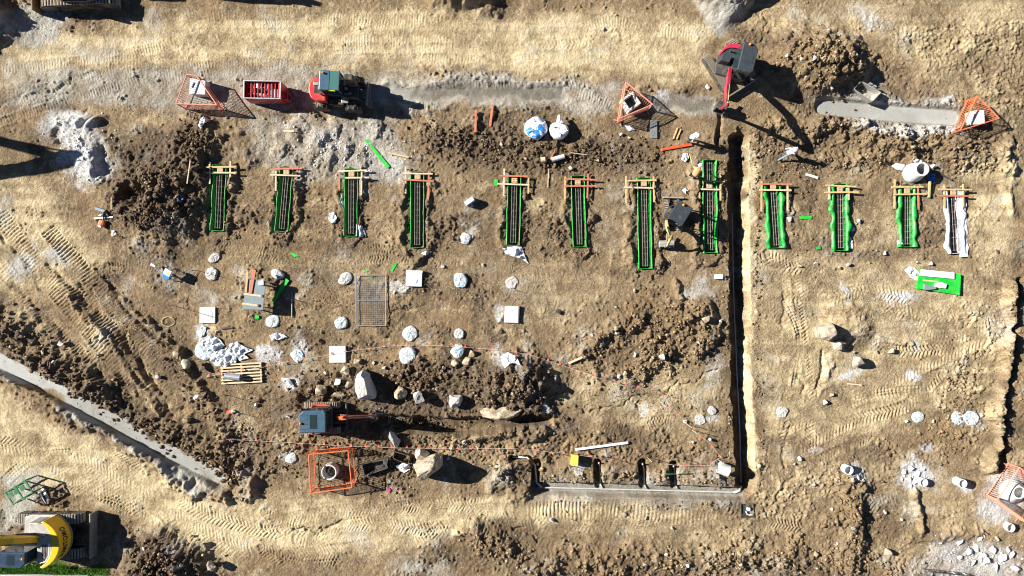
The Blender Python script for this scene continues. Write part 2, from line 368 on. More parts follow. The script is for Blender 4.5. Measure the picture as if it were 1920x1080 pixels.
# --- white lime dust and chalk rubble
for u, v, a, b, an, k in [(140, 240, 55, 28, 15, 1), (165, 300, 45, 50, 0, .9), (170, 335, 40, 18, -15, .7), (90, 240, 30, 20, 0, .5), (660, 275, 110, 45, 8, .38), (725, 315, 56, 36, 0, .58), (560, 250, 80, 30, 0, .25), (1640, 186, 60, 8, 8, .6), (1700, 245, 110, 12, 5, .7), (1775, 196, 30, 8, 10, .6),
                          (1635, 40, 14, 40, -35, .55), (1660, 52, 12, 16, 0, .5), (1585, 549, 14, 10, 0, .85), (1695, 551, 34, 8, 5, .9), (1657, 560, 8, 16, -20, .6), (1716, 653, 14, 12, 0, .6), (1719, 701, 12, 14, 0, .95), (1592, 698, 13, 11, 0, .9), (1715, 893, 34, 30, 0, 1), (1605, 890, 20, 18, 30, .9), (1800, 905, 20, 14, 0, .9),
                          (1880, 930, 60, 40, -40, .8), (1830, 1050, 100, 36, 12, .66), (1760, 1060, 60, 30, 0, .5), (1310, 775, 10, 10, 0, .9), (1206, 763, 12, 10, 0, .8), (1337, 780, 9, 9, 0, .8), (1310, 545, 30, 22, 0, .5), (1340, 690, 20, 40, 20, .4), (502, 664, 18, 22, 0, .9), (560, 650, 18, 24, 0, .6), (380, 635, 16, 24, 0, .7), (940, 585, 14, 12, 0, .8), (745, 535, 20, 10, 0, .7),
                          (540, 715, 26, 12, -30, .7), (940, 665, 20, 20, 40, .5), (878, 385, 16, 16, 0, .4), (880, 440, 14, 18, 0, .5), (1080, 880, 12, 12, 0, .7), (1220, 900, 26, 14, 0, .5), (1160, 890, 20, 12, 0, .4), (1820, 790, 34, 14, 0, .5), (1870, 610, 30, 30, 0, .4), (1740, 840, 14, 10, 0, .7), (1030, 770, 6, 16, 0, .8), (800, 640, 20, 10, 0, .3), (540, 860, 16, 14, 0, .5),
                          (960, 540, 16, 14, 0, .4), (1655, 455, 8, 20, 20, .3), (1250, 175, 14, 12, 0, .6), (410, 250, 14, 8, 0, .2), (1530, 845, 10, 8, 0, .5), (400, 880, 12, 8, 0, .6), (350, 850, 14, 8, 35, .5), (230, 790, 14, 10, 0, .4)]:
    paint(white, ell(u, v, a, b, an, 0.45), k, 0.55 + 0.45 * holes)
paint(white, stroke([(1403, 300), (1404, 480), (1408, 660), (1410, 720)], 10, 4), 0.35, holes)  # sunlit right wall of the long trench painted lighter still
# --- damp dark topsoil
for pts, k in [([(210, 260), (380, 230), (410, 300), (380, 420), (300, 450), (190, 420)], 1.0), ([(560, 700), (640, 690), (860, 660), (1010, 670), (1050, 720), (1020, 800), (900, 810), (700, 830), (500, 780)], 0.9),
               ([(0, 580), (110, 640), (230, 720), (330, 800), (430, 900), (330, 860), (160, 760), (0, 660)], 0.8), ([(800, 230), (1080, 255), (1250, 260), (1260, 330), (1000, 330), (860, 320), (780, 280)], 0.75),
               ([(230, 1000), (330, 990), (420, 1060), (400, 1090), (230, 1090)], 0.9), ([(1450, 80), (1540, 60), (1620, 100), (1650, 150), (1560, 185), (1470, 160)], 0.5), ([(1120, 560), (1320, 570), (1340, 650), (1240, 690), (1100, 700), (1090, 650)], 0.55),
               ([(370, 290), (440, 290), (450, 450), (370, 450)], 0.6), ([(500, 300), (590, 320), (560, 450), (490, 450)], 0.5), ([(430, 820), (800, 830), (780, 920), (700, 900), (450, 900)], 0.55), ([(880, 970), (1000, 960), (1060, 1080), (860, 1090)], 0.6), ([(1400, 240), (1700, 250), (1900, 270), (1880, 320), (1600, 330), (1420, 320)], 0.35),
               ([(1560, 900), (1640, 900), (1660, 1080), (1540, 1080)], 0.5), ([(920, 850), (1010, 870), (1000, 920), (930, 910)], .6), ([(250, 560), (330, 600), (420, 720), (440, 830), (380, 800), (290, 690)], 0.45), ([(1080, 1020), (1540, 1020), (1540, 1090), (1060, 1090)], .18)]:
    paint(dark, poly(pts, 22), k, 0.45 + 0.55 * holes)
for (u0, v0, u1, v1) in [(413, 310, 408, 433), (538, 315, 528, 434), (659, 317, 658, 443), (783, 322, 782, 464), (965, 330, 962, 460), (1083, 330, 1087, 463), (1207, 334, 1210, 504), (1330, 300, 1332, 474)]:
    paint(dark, stroke([(u0 + 6, v0 - 10), (u1 + 6, v1 + 14)], 70, 18), 0.65, holes)
mo = fbm(1.9, 611, 6, .68); mo2 = fbm(1.5, 641, 6, .68); free = 1 - np.clip(pale * 1.6, 0, 1)
dark = np.maximum(dark, 0.80 * sstep(.50, .64, mo) * free * (0.4 + .6 * holes)); pale = np.maximum(pale, 0.50 * sstep(.53, .68, mo2) * (.3 + .7 * holes)); grey = np.maximum(grey, .50 * sstep(.55, .70, fbm(1.8, 671, 6, .68)) * (.3 + .7 * holes)); S2 = sstep(.5, .75, .6 * aniso(3.2, .3, 331) + .4 * N1); grey = np.maximum(grey, .42 * S2 * np.clip(pale, 0, 1) * sstep(170, 120, V) * sstep(1400, 1300, U)); rust = np.maximum(rust, .3 * sstep(.55, .7, fbm(2.6, 701, 5, .6)) * free)
# --- water lying in the slots, rust-brown clay
for pts, wd, k in [([(785, 177), (880, 178), (1050, 179)], 22, 1.3), ([(190, 165), (280, 155)], 26, .5), ([(300, 180), (340, 180)], 20, .4), ([(1250, 192), (1330, 200)], 20, 1.0), ([(960, 176), (1040, 182)], 18, .8), ([(1560, 198), (1680, 210), (1780, 220)], 14, .3)]:
    paint(wet, stroke(pts, wd, 8), k, 0.4 + 0.6 * holes)
for u, v, a, b, k in [(1230, 600, 70, 50, .8), (1250, 190, 60, 10, .3), (1200, 140, 60, 14, .6), (1520, 110, 60, 40, .6), (1590, 590, 50, 30, .7), (1400, 270, 60, 30, .4), (1200, 580, 40, 24, .7), (530, 630, 60, 30, .3), (1500, 1050, 60, 30, .5), (1560, 920, 40, 50, .5), (440, 540, 70, 40, .25), (1650, 300, 120, 30, .35), (160, 30, 60, 12, .3), (320, 560, 60, 30, .25)]:
    paint(rust, ell(u, v, a, b, 0, 0.5), k, holes)
paint(grassm, poly([(-20, 1050), (60, 1053), (190, 1066), (200, 1078), (-20, 1078)], 6), 1.0)
# --- how lumpy the surface is
rough += 0.10 + 0.42 * sstep(0.50, 0.68, N3) * sstep(.35, .6, N1)
rough *= 1 - 0.80 * np.clip(pale, 0, 1)
rough += 0.75 * dark
rough *= 1 - 0.55 * np.clip(white, 0, 1); rough *= 1 - 0.4 * np.clip(grey, 0, 1)
paint(rough, poly([(1640, 60), (1920, 30), (1920, 330), (1700, 320), (1400, 310), (1380, 240), (1560, 235), (1850, 170)], 20), 0.75)
paint(rough, poly([(1400, 860), (1640, 880), (1700, 1000), (1700, 1090), (1000, 1090), (980, 1010), (1300, 1040)], 20), 0.9, holes)
paint(rough, poly([(1780, 560), (1900, 560), (1900, 880), (1740, 860)], 20), 0.7, holes)
for pts in ([(1000, 690), (1000, 800), (820, 820)], [(430, 830), (700, 835), (940, 835), (1300, 850)]): paint(rough, stroke(pts, 60, 15), 0.8)
# --- heights
Z = (N3 - 0.5) * 0.32 + (N1 - 0.5) * 0.10 * (0.4 + rough)
def mound(u, v, ru, rv, h, ang=0, peak=0.0, lump=0.35):
    w, m = ell(u, v, ru, rv, ang, 0.75); Z[w] += h * m * (1 + lump * (N05[w] - 0.5) * 2) + peak * m ** 3
def ridge(pts, wd, h, lump=0.6):
    w, m = stroke(pts, wd, wd * 0.45); Z[w] += h * m * (1 + lump * (N05[w] - 0.5) * 2 + lump * (N1[w] - .5))
mound(1530, 116, 74, 50, 1.15, 14, 0.45); mound(1585, 116, 40, 30, 0.3)
mound(300, 385, 74, 60, 0.8, -20, 0.25); mound(370, 270, 40, 40, 0.5); mound(254, 372, 24, 18, -1.15, -30); mound(335, 330, 40, 40, .3)
mound(960, 715, 72, 42, 0.9, 0, 0.2); mound(800, 700, 70, 36, 0.45); mound(1005, 725, 34, 30, 0.3)
mound(310, 1052, 74, 46, 0.85, 10, .2); mound(870, -8, 46, 28, 1.2); mound(870, 22, 40, 14, -.1)
w_, m_ = poly([(1298, -60), (1440, -60), (1398, 5), (1366, 60), (1350, 72), (1330, 30)], 20); Z[w_] += 1.5 * m_ * np.clip((64 - V[w_]) / 85, 0, 1.2)
mound(10, 45, 26, 26, 0.25); mound(-30, 10, 40, 30, 1.3); mound(-40, 60, 40, 36, 1.0)
mound(160, 285, 46, 44, 0.35); mound(200, 312, 16, 26, -0.4); mound(125, 240, 14, 7, .3, -30); mound(150, 236, 20, 8, 0.35, -30); mound(182, 240, 20, 8, 0.3, -40); mound(112, 255, 12, 8, -.3)
mound(1590, 600, 40, 36, 0.35, 30); mound(1230, 605, 60, 40, 0.12)
for u, v, h in [(560, 250, .25), (595, 262, .3), (620, 245, .2), (640, 275, .25), (580, 290, .2), (520, 270, .2), (610, 300, .22), (700, 240, .2), (670, 290, .2)]: mound(u, v, 12, 20, h, 15)
for pts, wd, h in [([(1105, 650), (1140, 622), (1190, 602)], 26, .34), ([(1260, 572), (1310, 590), (1335, 625), (1310, 650)], 34, .34), ([(1120, 700), (1150, 690), (1190, 715), (1210, 690)], 22, .24), ([(1090, 660), (1110, 690)], 16, .2), ([(1160, 645), (1230, 660), (1300, 640)], 36, .26), ([(1180, 620), (1230, 615), (1280, 610)], 30, .2),
                   ([(-10, 600), (70, 655), (170, 725)], 60, .45), ([(170, 725), (280, 800), (400, 850), (450, 905)], 56, .4), ([(0, 690), (130, 760), (260, 850), (350, 915), (420, 925)], 24, .45), ([(330, 670), (380, 740), (430, 820)], 20, .25), ([(560, 740), (640, 720), (700, 745)], 40, .3),
                   ([(1430, 250), (1550, 235), (1660, 262), (1780, 270), (1880, 300)], 34, .35), ([(1530, 240), (1600, 232), (1680, 255)], 26, .3), ([(1900, 530), (1888, 640), (1875, 740), (1863, 880)], 20, .5), ([(1900, 260), (1880, 300), (1905, 400)], 20, .2), ([(1590, 900), (1600, 980), (1590, 1060)], 40, .4), ([(1720, 930), (1728, 990)], 14, .3),
                   ([(880, 1000), (940, 1020), (1010, 1070)], 30, .35), ([(1030, 1050), (1180, 1060), (1350, 1050), (1480, 1040)], 50, .3), ([(1560, 680), (1545, 740)], 14, .1), ([(1700, 1000), (1760, 1010), (1830, 995)], 14, .2), ([(880, 800), (960, 760), (1030, 770)], 20, .3), ([(830, 800), (900, 812), (1020, 806)], 20, .35),
                   ([(1010, 865), (940, 870), (930, 905), (990, 915)], 26, .35), ([(860, 250), (980, 270), (1100, 280)], 50, .25), ([(1120, 640), (1240, 690), (1250, 710)], 8, .1), ([(1270, 520), (1280, 560)], 8, .25), ([(1655, 640), (1700, 640)], 10, .15), ([(1480, 300), (1700, 290)], 20, .2), ([(230, 560), (300, 620), (370, 720)], 10, .25), ([(130, 560), (230, 680), (330, 800)], 10, .2),
                   ([(1560, 215), (1640, 236), (1790, 245)], 12, .16), ([(1530, 190), (1640, 184), (1790, 202)], 10, .1), ([(690, 160), (900, 158), (1060, 162)], 12, .12), ([(700, 206), (900, 202), (1060, 200)], 14, .12), ([(380, 225), (440, 260), (470, 300)], 26, .25)]:
    ridge(pts, wd, h)
for pts, wd, h in [([(100, 500), (215, 625), (275, 695), (330, 770)], 12, -.16), ([(190, 520), (300, 640), (365, 725)], 12, -.20), ([(30, 530), (150, 660), (225, 735)], 12, -.13), ([(150, 530), (250, 660), (300, 730)], 10, -.13), ([(0, 440), (90, 540)], 10, -.1), ([(1472, 545), (1480, 580), (1475, 612)], 8, -.10), ([(1503, 700), (1510, 745)], 9, -.12), ([(1539, 660), (1536, 700), (1541, 742)], 9, -.14),
                   ([(1490, 880), (1455, 930), (1440, 955)], 8, -.08), ([(1480, 800), (1472, 860), (1468, 885)], 8, -.07), ([(1800, 620), (1815, 600)], 7, -.1), ([(0, 205), (110, 165), (170, 140)], 8, -.06), ([(60, 190), (150, 150)], 8, -.05),
                   ([(1085, 765), (1150, 768), (1200, 750)], 4, -.12), ([(1200, 750), (1290, 715), (1340, 690)], 4, -.1), ([(960, 995), (1000, 1010)], 5, -.14), ([(560, 1002), (620, 1000), (660, 985)], 5, -.14), ([(1420, 20), (1440, 45), (1425, 80)], 4, -.1), ([(590, 580), (700, 590), (800, 570)], 5, -.06)]: ridge(pts, wd, h, .3)
for u_, v_ in ((1065, 890), (1163, 890), (1235, 893), (1320, 892)): mound(u_, v_, 34, 18, .16, 0, 0, .9)
for (u0, v0, u1, v1) in [(413, 310, 408, 433), (538, 315, 528, 434), (659, 317, 658, 443), (783, 322, 782, 464), (965, 330, 962, 460), (1083, 330, 1087, 463), (1207, 334, 1210, 504), (1330, 300, 1332, 474)]:
    for sg in (-1, 1): ridge([(u0 + sg * 21, v0 + 20), (u1 + sg * 20, v1 - 4), (u1 + sg * 6, v1 + 12)], 13, .2, .9)
# --- wheel and crawler prints
tracks = [([(0, 130), (170, 112), (300, 88), (352, 62), (350, 95)], 18, 5.2, 'bar'), ([(200, 118), (330, 85), (420, 70)], 17, 5.0, 'bar'), ([(0, 210), (150, 150), (290, 120), (420, 118), (560, 122)], 20, 5, 'bar'), ([(0, 230), (160, 180), (260, 150)], 16, 5, 'bar'), ([(290, 145), (400, 130), (470, 125)], 30, 4.5, 'bar'), ([(330, 30), (480, 25), (620, 30), (800, 40)], 20, 5, 'bar'),
          ([(480, 45), (620, 42), (760, 48), (930, 44)], 16, 4.5, 'bar'), ([(540, 75), (680, 76), (860, 72), (960, 78)], 18, 4.5, 'bar'), ([(620, 92), (760, 90), (900, 95)], 20, 4.5, 'bar'), ([(800, 108), (930, 112), (1000, 108)], 16, 4.5, 'bar'), ([(360, 110), (470, 100), (600, 106)], 14, 4.5, 'bar'), ([(820, 36), (880, 44), (950, 34)], 14, 6, 'bar'), ([(1000, 60), (1080, 62), (1150, 70)], 20, 5, 'tyre'),
          ([(985, 82), (1060, 84), (1110, 74)], 18, 7, 'tyre'), ([(1150, 88), (1190, 66), (1150, 62), (1140, 80), (1165, 95)], 10, 6, 'tyre'), ([(1100, 50), (1160, 40), (1240, 60), (1300, 70)], 18, 5, 'bar'), ([(1240, 30), (1330, 60), (1345, 110)], 18, 5.5, 'tyre'), ([(1400, 90), (1420, 60), (1440, 40), (1425, 20)], 24, 5.5, 'tyre'), ([(1440, 30), (1520, 25), (1610, 30)], 26, 6, 'tyre'), ([(1450, 60), (1560, 55), (1640, 70)], 24, 6, 'tyre'),
          ([(1600, 130), (1700, 150), (1790, 160), (1860, 190)], 30, 7, 'tyre'), ([(1780, 110), (1830, 130), (1880, 170), (1915, 210)], 36, 6, 'tyre'), ([(1840, 110), (1880, 95), (1920, 110)], 30, 6, 'arc'), ([(1660, 40), (1800, 20), (1920, 40)], 50, 8, 'tyre'), ([(1700, 90), (1800, 70), (1900, 70)], 44, 8, 'tyre'), ([(1640, 100), (1720, 110), (1800, 100)], 40, 7, 'tyre'), ([(1350, 190), (1420, 210), (1480, 205)], 34, 6, 'tyre'), ([(1480, 195), (1540, 210)], 22, 5, 'bar'),
          ([(0, 400), (70, 500), (160, 610), (270, 740)], 34, 6, 'bar'), ([(90, 430), (150, 500), (240, 610), (330, 720)], 30, 6, 'bar'), ([(0, 500), (90, 600), (180, 690)], 30, 6, 'bar'), ([(120, 520), (230, 640), (300, 700), (360, 790)], 24, 6, 'bar'), ([(200, 500), (250, 495), (300, 505)], 14, 5, 'bar'), ([(180, 495), (235, 502)], 12, 4.5, 'tyre'),
          ([(400, 455), (480, 468), (600, 462), (740, 470)], 18, 5, 'wave'), ([(480, 480), (600, 492), (720, 486), (860, 490)], 16, 5, 'wave'), ([(690, 460), (760, 470), (830, 460)], 14, 5, 'wave'), ([(890, 480), (880, 520), (850, 560)], 16, 5, 'wave'), ([(1000, 470), (1020, 540), (1030, 600), (1060, 650)], 24, 5, 'wave'), ([(1160, 480), (1150, 560), (1130, 600)], 22, 5, 'wave'), ([(1040, 560), (1020, 640), (1040, 700)], 22, 5, 'arc'), ([(720, 560), (800, 560), (880, 570)], 18, 5, 'arc'), ([(1000, 400), (1005, 460)], 20, 4, 'bar'), ([(620, 370), (615, 440)], 16, 5, 'wave'), ([(1260, 440), (1255, 400)], 10, 4, 'bar'), ([(410, 500), (380, 470), (330, 440)], 20, 5, 'wave'),
          ([(250, 960), (150, 900), (60, 850), (0, 830)], 30, 7, 'tyre'), ([(90, 850), (160, 870), (260, 930), (360, 990), (470, 1040)], 34, 7, 'tyre'), ([(200, 830), (280, 880), (330, 910)], 26, 6, 'tyre'), ([(120, 900), (240, 950), (330, 1010)], 22, 6, 'tyre'), ([(330, 930), (400, 970), (520, 1000)], 26, 7, 'tyre'), ([(10, 900), (60, 860), (130, 850)], 20, 6, 'arc'),
          ([(500, 985), (590, 965), (700, 955), (800, 950)], 26, 6.2, 'tyre'), ([(540, 1045), (620, 1040), (690, 1030)], 40, 6, 'tyre'), ([(560, 1010), (640, 985), (720, 985), (840, 1000)], 28, 6.2, 'tyre'), ([(490, 1030), (560, 1060), (640, 1055)], 22, 6, 'tyre'), ([(500, 960), (540, 990), (600, 1000)], 20, 6, 'tyre'), ([(730, 955), (800, 945), (880, 950), (950, 970)], 24, 6, 'tyre'), ([(880, 936), (915, 930)], 22, 6, 'tyre'), ([(770, 1000), (840, 985), (930, 990)], 22, 6, 'tyre'), ([(740, 1040), (790, 1010), (830, 985)], 16, 6, 'bar'), ([(560, 900), (570, 940), (640, 965), (730, 950)], 26, 6, 'arc'), ([(690, 945), (770, 940)], 18, 5, 'bar'),
          ([(960, 955), (1060, 955), (1180, 960), (1330, 975)], 30, 7, 'bar'), ([(1000, 970), (1100, 985), (1240, 970)], 22, 7, 'tyre'), ([(1400, 1000), (1440, 980), (1500, 990)], 20, 6, 'tyre'), ([(870, 990), (940, 995), (1000, 985)], 24, 6, 'bar'),
          ([(1490, 500), (1500, 600), (1515, 700), (1520, 800), (1510, 870)], 20, 6.5, 'tyre'), ([(1440, 540), (1455, 620), (1475, 700), (1465, 840)], 18, 6.5, 'tyre'), ([(1460, 520), (1490, 560), (1530, 540), (1540, 500), (1510, 480), (1470, 500)], 24, 6, 'arc'), ([(1470, 560), (1500, 640), (1490, 720)], 14, 6, 'arc'), ([(1600, 540), (1660, 570), (1720, 590), (1800, 600)], 26, 7, 'tyre'), ([(1620, 600), (1700, 590), (1760, 640), (1850, 600), (1880, 540)], 24, 7, 'tyre'),
          ([(1480, 800), (1580, 760), (1660, 720), (1740, 680), (1840, 640)], 26, 7, 'tyre'), ([(1500, 840), (1600, 790), (1700, 760), (1760, 700)], 24, 7, 'tyre'), ([(1640, 640), (1700, 660), (1790, 650)], 22, 7, 'tyre'), ([(1540, 780), (1640, 740), (1740, 730)], 18, 7, 'arc'), ([(1560, 560), (1620, 545), (1700, 560)], 24, 7, 'tyre'), ([(1560, 640), (1640, 640), (1680, 680)], 18, 6, 'arc'), ([(1540, 820), (1480, 860), (1440, 940)], 16, 6, 'tyre'), ([(1470, 810), (1480, 880)], 20, 6, 'bar'), ([(1500, 880), (1560, 850), (1630, 820)], 18, 6, 'tyre'),
          ([(1630, 940), (1680, 950)], 40, 6.5, 'tyre'), ([(1650, 1000), (1700, 1020)], 40, 6, 'tyre'), ([(1640, 1020), (1690, 1010)], 30, 6, 'tyre'), ([(1840, 420), (1870, 380), (1880, 300)], 30, 7, 'bar'), ([(1440, 480), (1480, 500), (1540, 500)], 30, 7, 'tyre'), ([(1130, 790), (1100, 740), (1180, 760)], 20, 5, 'arc'), ([(1240, 780), (1200, 810), (1130, 800)], 20, 5, 'wave'), ([(1160, 795), (1260, 785)], 16, 5, 'wave'), ([(1060, 770), (1200, 740), (1320, 690)], 14, 5, 'none'),
          ([(520, 225), (480, 222), (450, 232)], 18, 4, 'arc'), ([(690, 186), (760, 196), (830, 200)], 18, 4.5, 'bar'), ([(880, 162), (960, 160)], 12, 4, 'bar'), ([(1180, 220), (1130, 190), (1060, 170)], 20, 5, 'bar')]
trk = zero(); rnd_amp = random.Random(77)
for pts, wd, per, kd in tracks:
    sp = smooth_path(pts); w = win(*bbox(sp), pad=wd)
    s, t, d = path_st(sp, U[w] + (N05[w] - .5) * 3, V[w] + (N1[w] - .5) * 4); hw = wd / 2
    m = (1 - sstep(hw - 1.5, hw + 1.5, d)) * (0.25 + 0.75 * sstep(0.30, 0.60, N1[w])) * (.5 + .5 * sstep(.35, .55, N3[w])) * rnd_amp.uniform(.55, 1.15); per = max(per, 5.4)
    s = s + (N3[w] - .5) * 9 + (N1[w] - .5) * 3
    if kd == 'tyre': ph = s / per + np.where(t > 0, 0.5, 0.0) + np.abs(t) / per * 0.55
    elif kd == 'wave': ph = s / per + 0.35 * np.sin(t / hw * 3.0)
    elif kd == 'arc': ph = s / per + 0.25 * np.cos(t / hw * 1.5)
    else: ph = s / per
    wv = np.tanh(2.2 * np.sin(2 * PI * ph)) if kd != 'none' else 0
    if kd == 'arc':
        wv = 0.6 * wv + 0.7 * np.sin(2 * PI * t / 5.5)
    edge = np.exp(-((d - hw) / 2.2) ** 2) * 0.030 * sstep(.4, .6, N1[w])
    m = m * (1 - .5 * sstep(150, 110, V[w])) * (1 - .4 * sstep(1600, 1660, U[w]) * sstep(300, 220, V[w]))
    m = m * (1 + .45 * sstep(1410, 1440, U[w]) * sstep(430, 470, V[w]))
    m = m * (1 + .5 * sstep(380, 300, U[w]) * sstep(380, 420, V[w]) * sstep(800, 760, V[w]))
    Z[w] += m * (-0.022 + 0.026 * wv) + edge; trk[w] = np.maximum(trk[w], m)
rough *= 1 - 0.8 * trk
# --- fine lumps, then thousands of clods pressed into the surface
rough = np.clip(rough, 0.06, 1.6)
Z += rough * ((N05 - 0.5) * 0.15 + (N02 - 0.5) * 0.10) + (vnoise(0.11, 97) - .5) * (0.024 + 0.07 * rough) + (N1 - .5) * .05
FXs = (len(out), len(out) + len(fx)); FYs = (len(out), len(out) + len(fy))
def lumps(n, r0, r1, hk, seed, thr=0.0):
    g = np.random.default_rng(seed)
    ii = g.integers(FXs[0] + 6, FXs[1] - 6, n); jj = g.integers(FYs[0] + 6, FYs[1] - 6, n)
    keep = g.random(n) < np.clip(rough[jj, ii] - thr, 0, 1); ii, jj = ii[keep], jj[keep]; n = len(ii)
    rr = r0 + (r1 - r0) * g.random(n) ** 2.5; tx = g.normal(0, .35, n); ty = g.normal(0, .35, n); an = g.random(n) * PI; el = 0.6 + 0.4 * g.random(n)
    for i, j, r, a, b, th, e in zip(ii, jj, rr, tx, ty, an, el):
        k = int(r / STEP) + 1; ax = np.arange(-k, k + 1) * STEP; dx, dy = np.meshgrid(ax, ax); c, s = math.cos(th), math.sin(th)
        p = (dx * c + dy * s) / r; q = (-dx * s + dy * c) / (r * e); d2 = p * p + q * q
        Z[j - k:j + k + 1, i - k:i + k + 1] += hk * r * np.where(d2 < 1, np.clip((1 - d2) * 2.2, 0, 1) * np.clip(0.8 + a * p + b * q, 0.2, 1.6), 0)
lumps(110000, 0.05, 0.11, 0.75, 3, 0.14); lumps(13000, 0.09, 0.20, 0.7, 4, 0.5); lumps(3000, 0.14, 0.30, 0.5, 5, 0.85)
# --- trenches dug clean through the surface
def dig(pts, wd, depth, runL=3.0, runR=3.0, floor=0.03, wob=3.0, endr=None):
    w = win(*bbox(pts), pad=wd + 30); uu = U[w] + (N1[w] - .5) * wob * 2 + (N05[w] - .5) * wob; vv = V[w] + (N1[w] - .5) * wob
    s, t, d = path_st(pts, uu, vv); hw = wd / 2
    run = np.where(t > 0, runR, runL); k = np.clip((d - hw) / run, 0, 1)
    zz = np.where(d < hw + run, -depth + (N05[w] - .5) * floor * 2 + (depth + 0.05 + np.maximum(Z[w], 0)) * k ** 0.8, 9)
    Z[w] = np.minimum(Z[w], zz)
FOOT = [(413, 310, 408, 433), (538, 315, 528, 434), (659, 317, 658, 443), (783, 322, 782, 464), (965, 330, 962, 460), (1083, 330, 1087, 463), (1207, 334, 1210, 504), (1330, 300, 1332, 474), (1449, 345, 1456, 465), (1575, 345, 1576, 470), (1701, 348, 1701, 463), (1787, 355, 1793, 475)]
for (u0, v0, u1, v1) in FOOT:
    w, m = stroke([(u0, v0), (u1, v1)], 34, 6, False); Z[w] = Z[w] * (1 - m) + np.minimum(Z[w], 0.05) * m
    dig([(u0, v0 + 9), (u1, v1 - 9)], 19, 0.62, 2, 2, 0.02, 0.3)
dig([(1381, 262), (1380, 400), (1382, 560), (1386, 700), (1390, 800), (1393, 906)], 25, 1.35, 13, 3, 0.04, 5)
dig([(1352, 210), (1350, 240), (1349, 268)], 6, 0.3, 5, 5, 0.08, 7); dig([(1393, 900), (1412, 895)], 14, 0.9, 4, 4)
dig([(1004, 915), (1390, 926)], 18, 0.55, 4, 6, 0.04, 4); dig([(1006, 868), (1004, 912)], 14, 0.75, 3, 3, .06, 4); dig([(958, 859), (992, 858), (1008, 872)], 8, 0.4, 2, 2)
for a, b in ((1122, 868), (1205, 868), (1263, 872)): dig([(a, b), (a + 3, 914)], 12, 0.75, 3, 3, .06, 4)
dig([(-60, 651), (60, 710), (200, 786), (300, 841), (412, 898)], 27, 0.26, 7, 5, 0.012, 5)
dig([(1545, 200), (1680, 212), (1785, 219)], 28, 0.18, 6, 6, 0.003, 3); dig([(690, 176), (800, 178), (900, 178), (1050, 178)], 20, 0.07, 14, 14, 0.03, 12); dig([(1240, 190), (1335, 200)], 16, 0.09, 12, 12, 0.02, 9)
dig([(1912, 525), (1901, 640), (1888, 740), (1876, 880)], 9, .45, 5, 4, .12, 7); dig([(930, 792), (1028, 784)], 16, 0.8, 4, 4, 0.1, 5); dig([(700, 795), (860, 800), (930, 795)], 22, 0.7, 9, 9, 0.12, 8)
w_, m_ = stroke([(-60, 651), (60, 710), (200, 786), (300, 841), (405, 894)], 28, 4, True)
for A_ in (pale, dark, rust): A_[w_] *= 1 - m_
grey[w_] = np.maximum(grey[w_], m_ * 0.9); white[w_] = np.maximum(white[w_], m_ * (0.05 + 0.3 * N1[w_])); slab[w_] = np.maximum(slab[w_], m_ * (.55 + .45 * holes[w_]))
for pts, wd in (([(1545, 200), (1680, 212), (1785, 219)], 28), ([(1004, 915), (1390, 926)], 18)):
    w_, m_ = stroke(pts, wd, 3, False); dark[w_] *= 1 - m_; pale[w_] *= 1 - m_; white[w_] *= 1 - m_; grey[w_] = np.maximum(grey[w_], m_ * .95); slab[w_] = np.maximum(slab[w_], m_ * (.9 if wd > 20 else .2)); wet[w_] = np.maximum(wet[w_], m_ * (0 if wd > 20 else .55))
w_, m_ = stroke([(690, 176), (800, 178), (900, 178), (1055, 179)], 24, 9); slab[w_] = np.maximum(slab[w_], m_ * .6); dark[w_] *= 1 - m_
# lie level under slabs and machines
for u, v, r in [(635, 178, 52), (495, 185, 36), (1368, 130, 40), (1265, 405, 24), (605, 785, 34), (478, 553, 22), (1760, 528, 42), (452, 699, 42), (695, 562, 40), (110, 1010, 60), (372, 178, 30), (1188, 195, 30), (1833, 218, 28), (618, 890, 40)]:
    w_, m_ = ell(u, v, r, r * 0.8, 0, 0.25, False); Z[w_] = Z[w_] * (1 - m_) + m_ * (Z[w_].mean() * 0 + 0.0 + (Z[w_] * 0.15))
far = np.maximum(np.abs(X) - 33.2, np.abs(Y) - 19.2); Z = np.where(far > 0, Z * np.exp(-np.clip(far, 0, 20) / 3), Z)

me = bpy.data.meshes.new('ground'); me.vertices.add(NX * NY)
co = np.empty((NX * NY, 3), np.float32); co[:, 0] = X.ravel(); co[:, 1] = Y.ravel(); co[:, 2] = Z.ravel(); me.vertices.foreach_set('co', co.ravel())
idx = np.arange(NX * NY).reshape(NY, NX); quads = np.stack([idx[:-1, :-1], idx[:-1, 1:], idx[1:, 1:], idx[1:, :-1]], -1).reshape(-1, 4)
me.loops.add(quads.size); me.loops.foreach_set('vertex_index', quads.ravel().astype(np.int32))
me.polygons.add(len(quads)); me.polygons.foreach_set('loop_start', np.arange(0, quads.size, 4, dtype=np.int32)); me.polygons.foreach_set('loop_total', np.full(len(quads), 4, np.int32))
me.polygons.foreach_set('use_smooth', np.ones(len(quads), bool))
for nm, chans in (('soil', (pale, grey, white, dark)), ('damp', (wet, rust, grassm, slab))):
    at = me.attributes.new(nm, 'FLOAT_COLOR', 'POINT'); at.data.foreach_set('color', np.stack([np.clip(c, 0, 1).ravel() for c in chans], -1).astype(np.float32).ravel())
at = me.attributes.new('grain', 'FLOAT_COLOR', 'POINT'); at.data.foreach_set('color', np.stack([c.ravel() for c in (sstep(.32, .68, N3), sstep(.25, .75, 0.5 * N1 + 0.5 * N05), sstep(.2, .8, N02), N05)], -1).astype(np.float32).ravel())
me.update(calc_edges=True)
ground = link('ground', me); tag(ground, kind='structure')
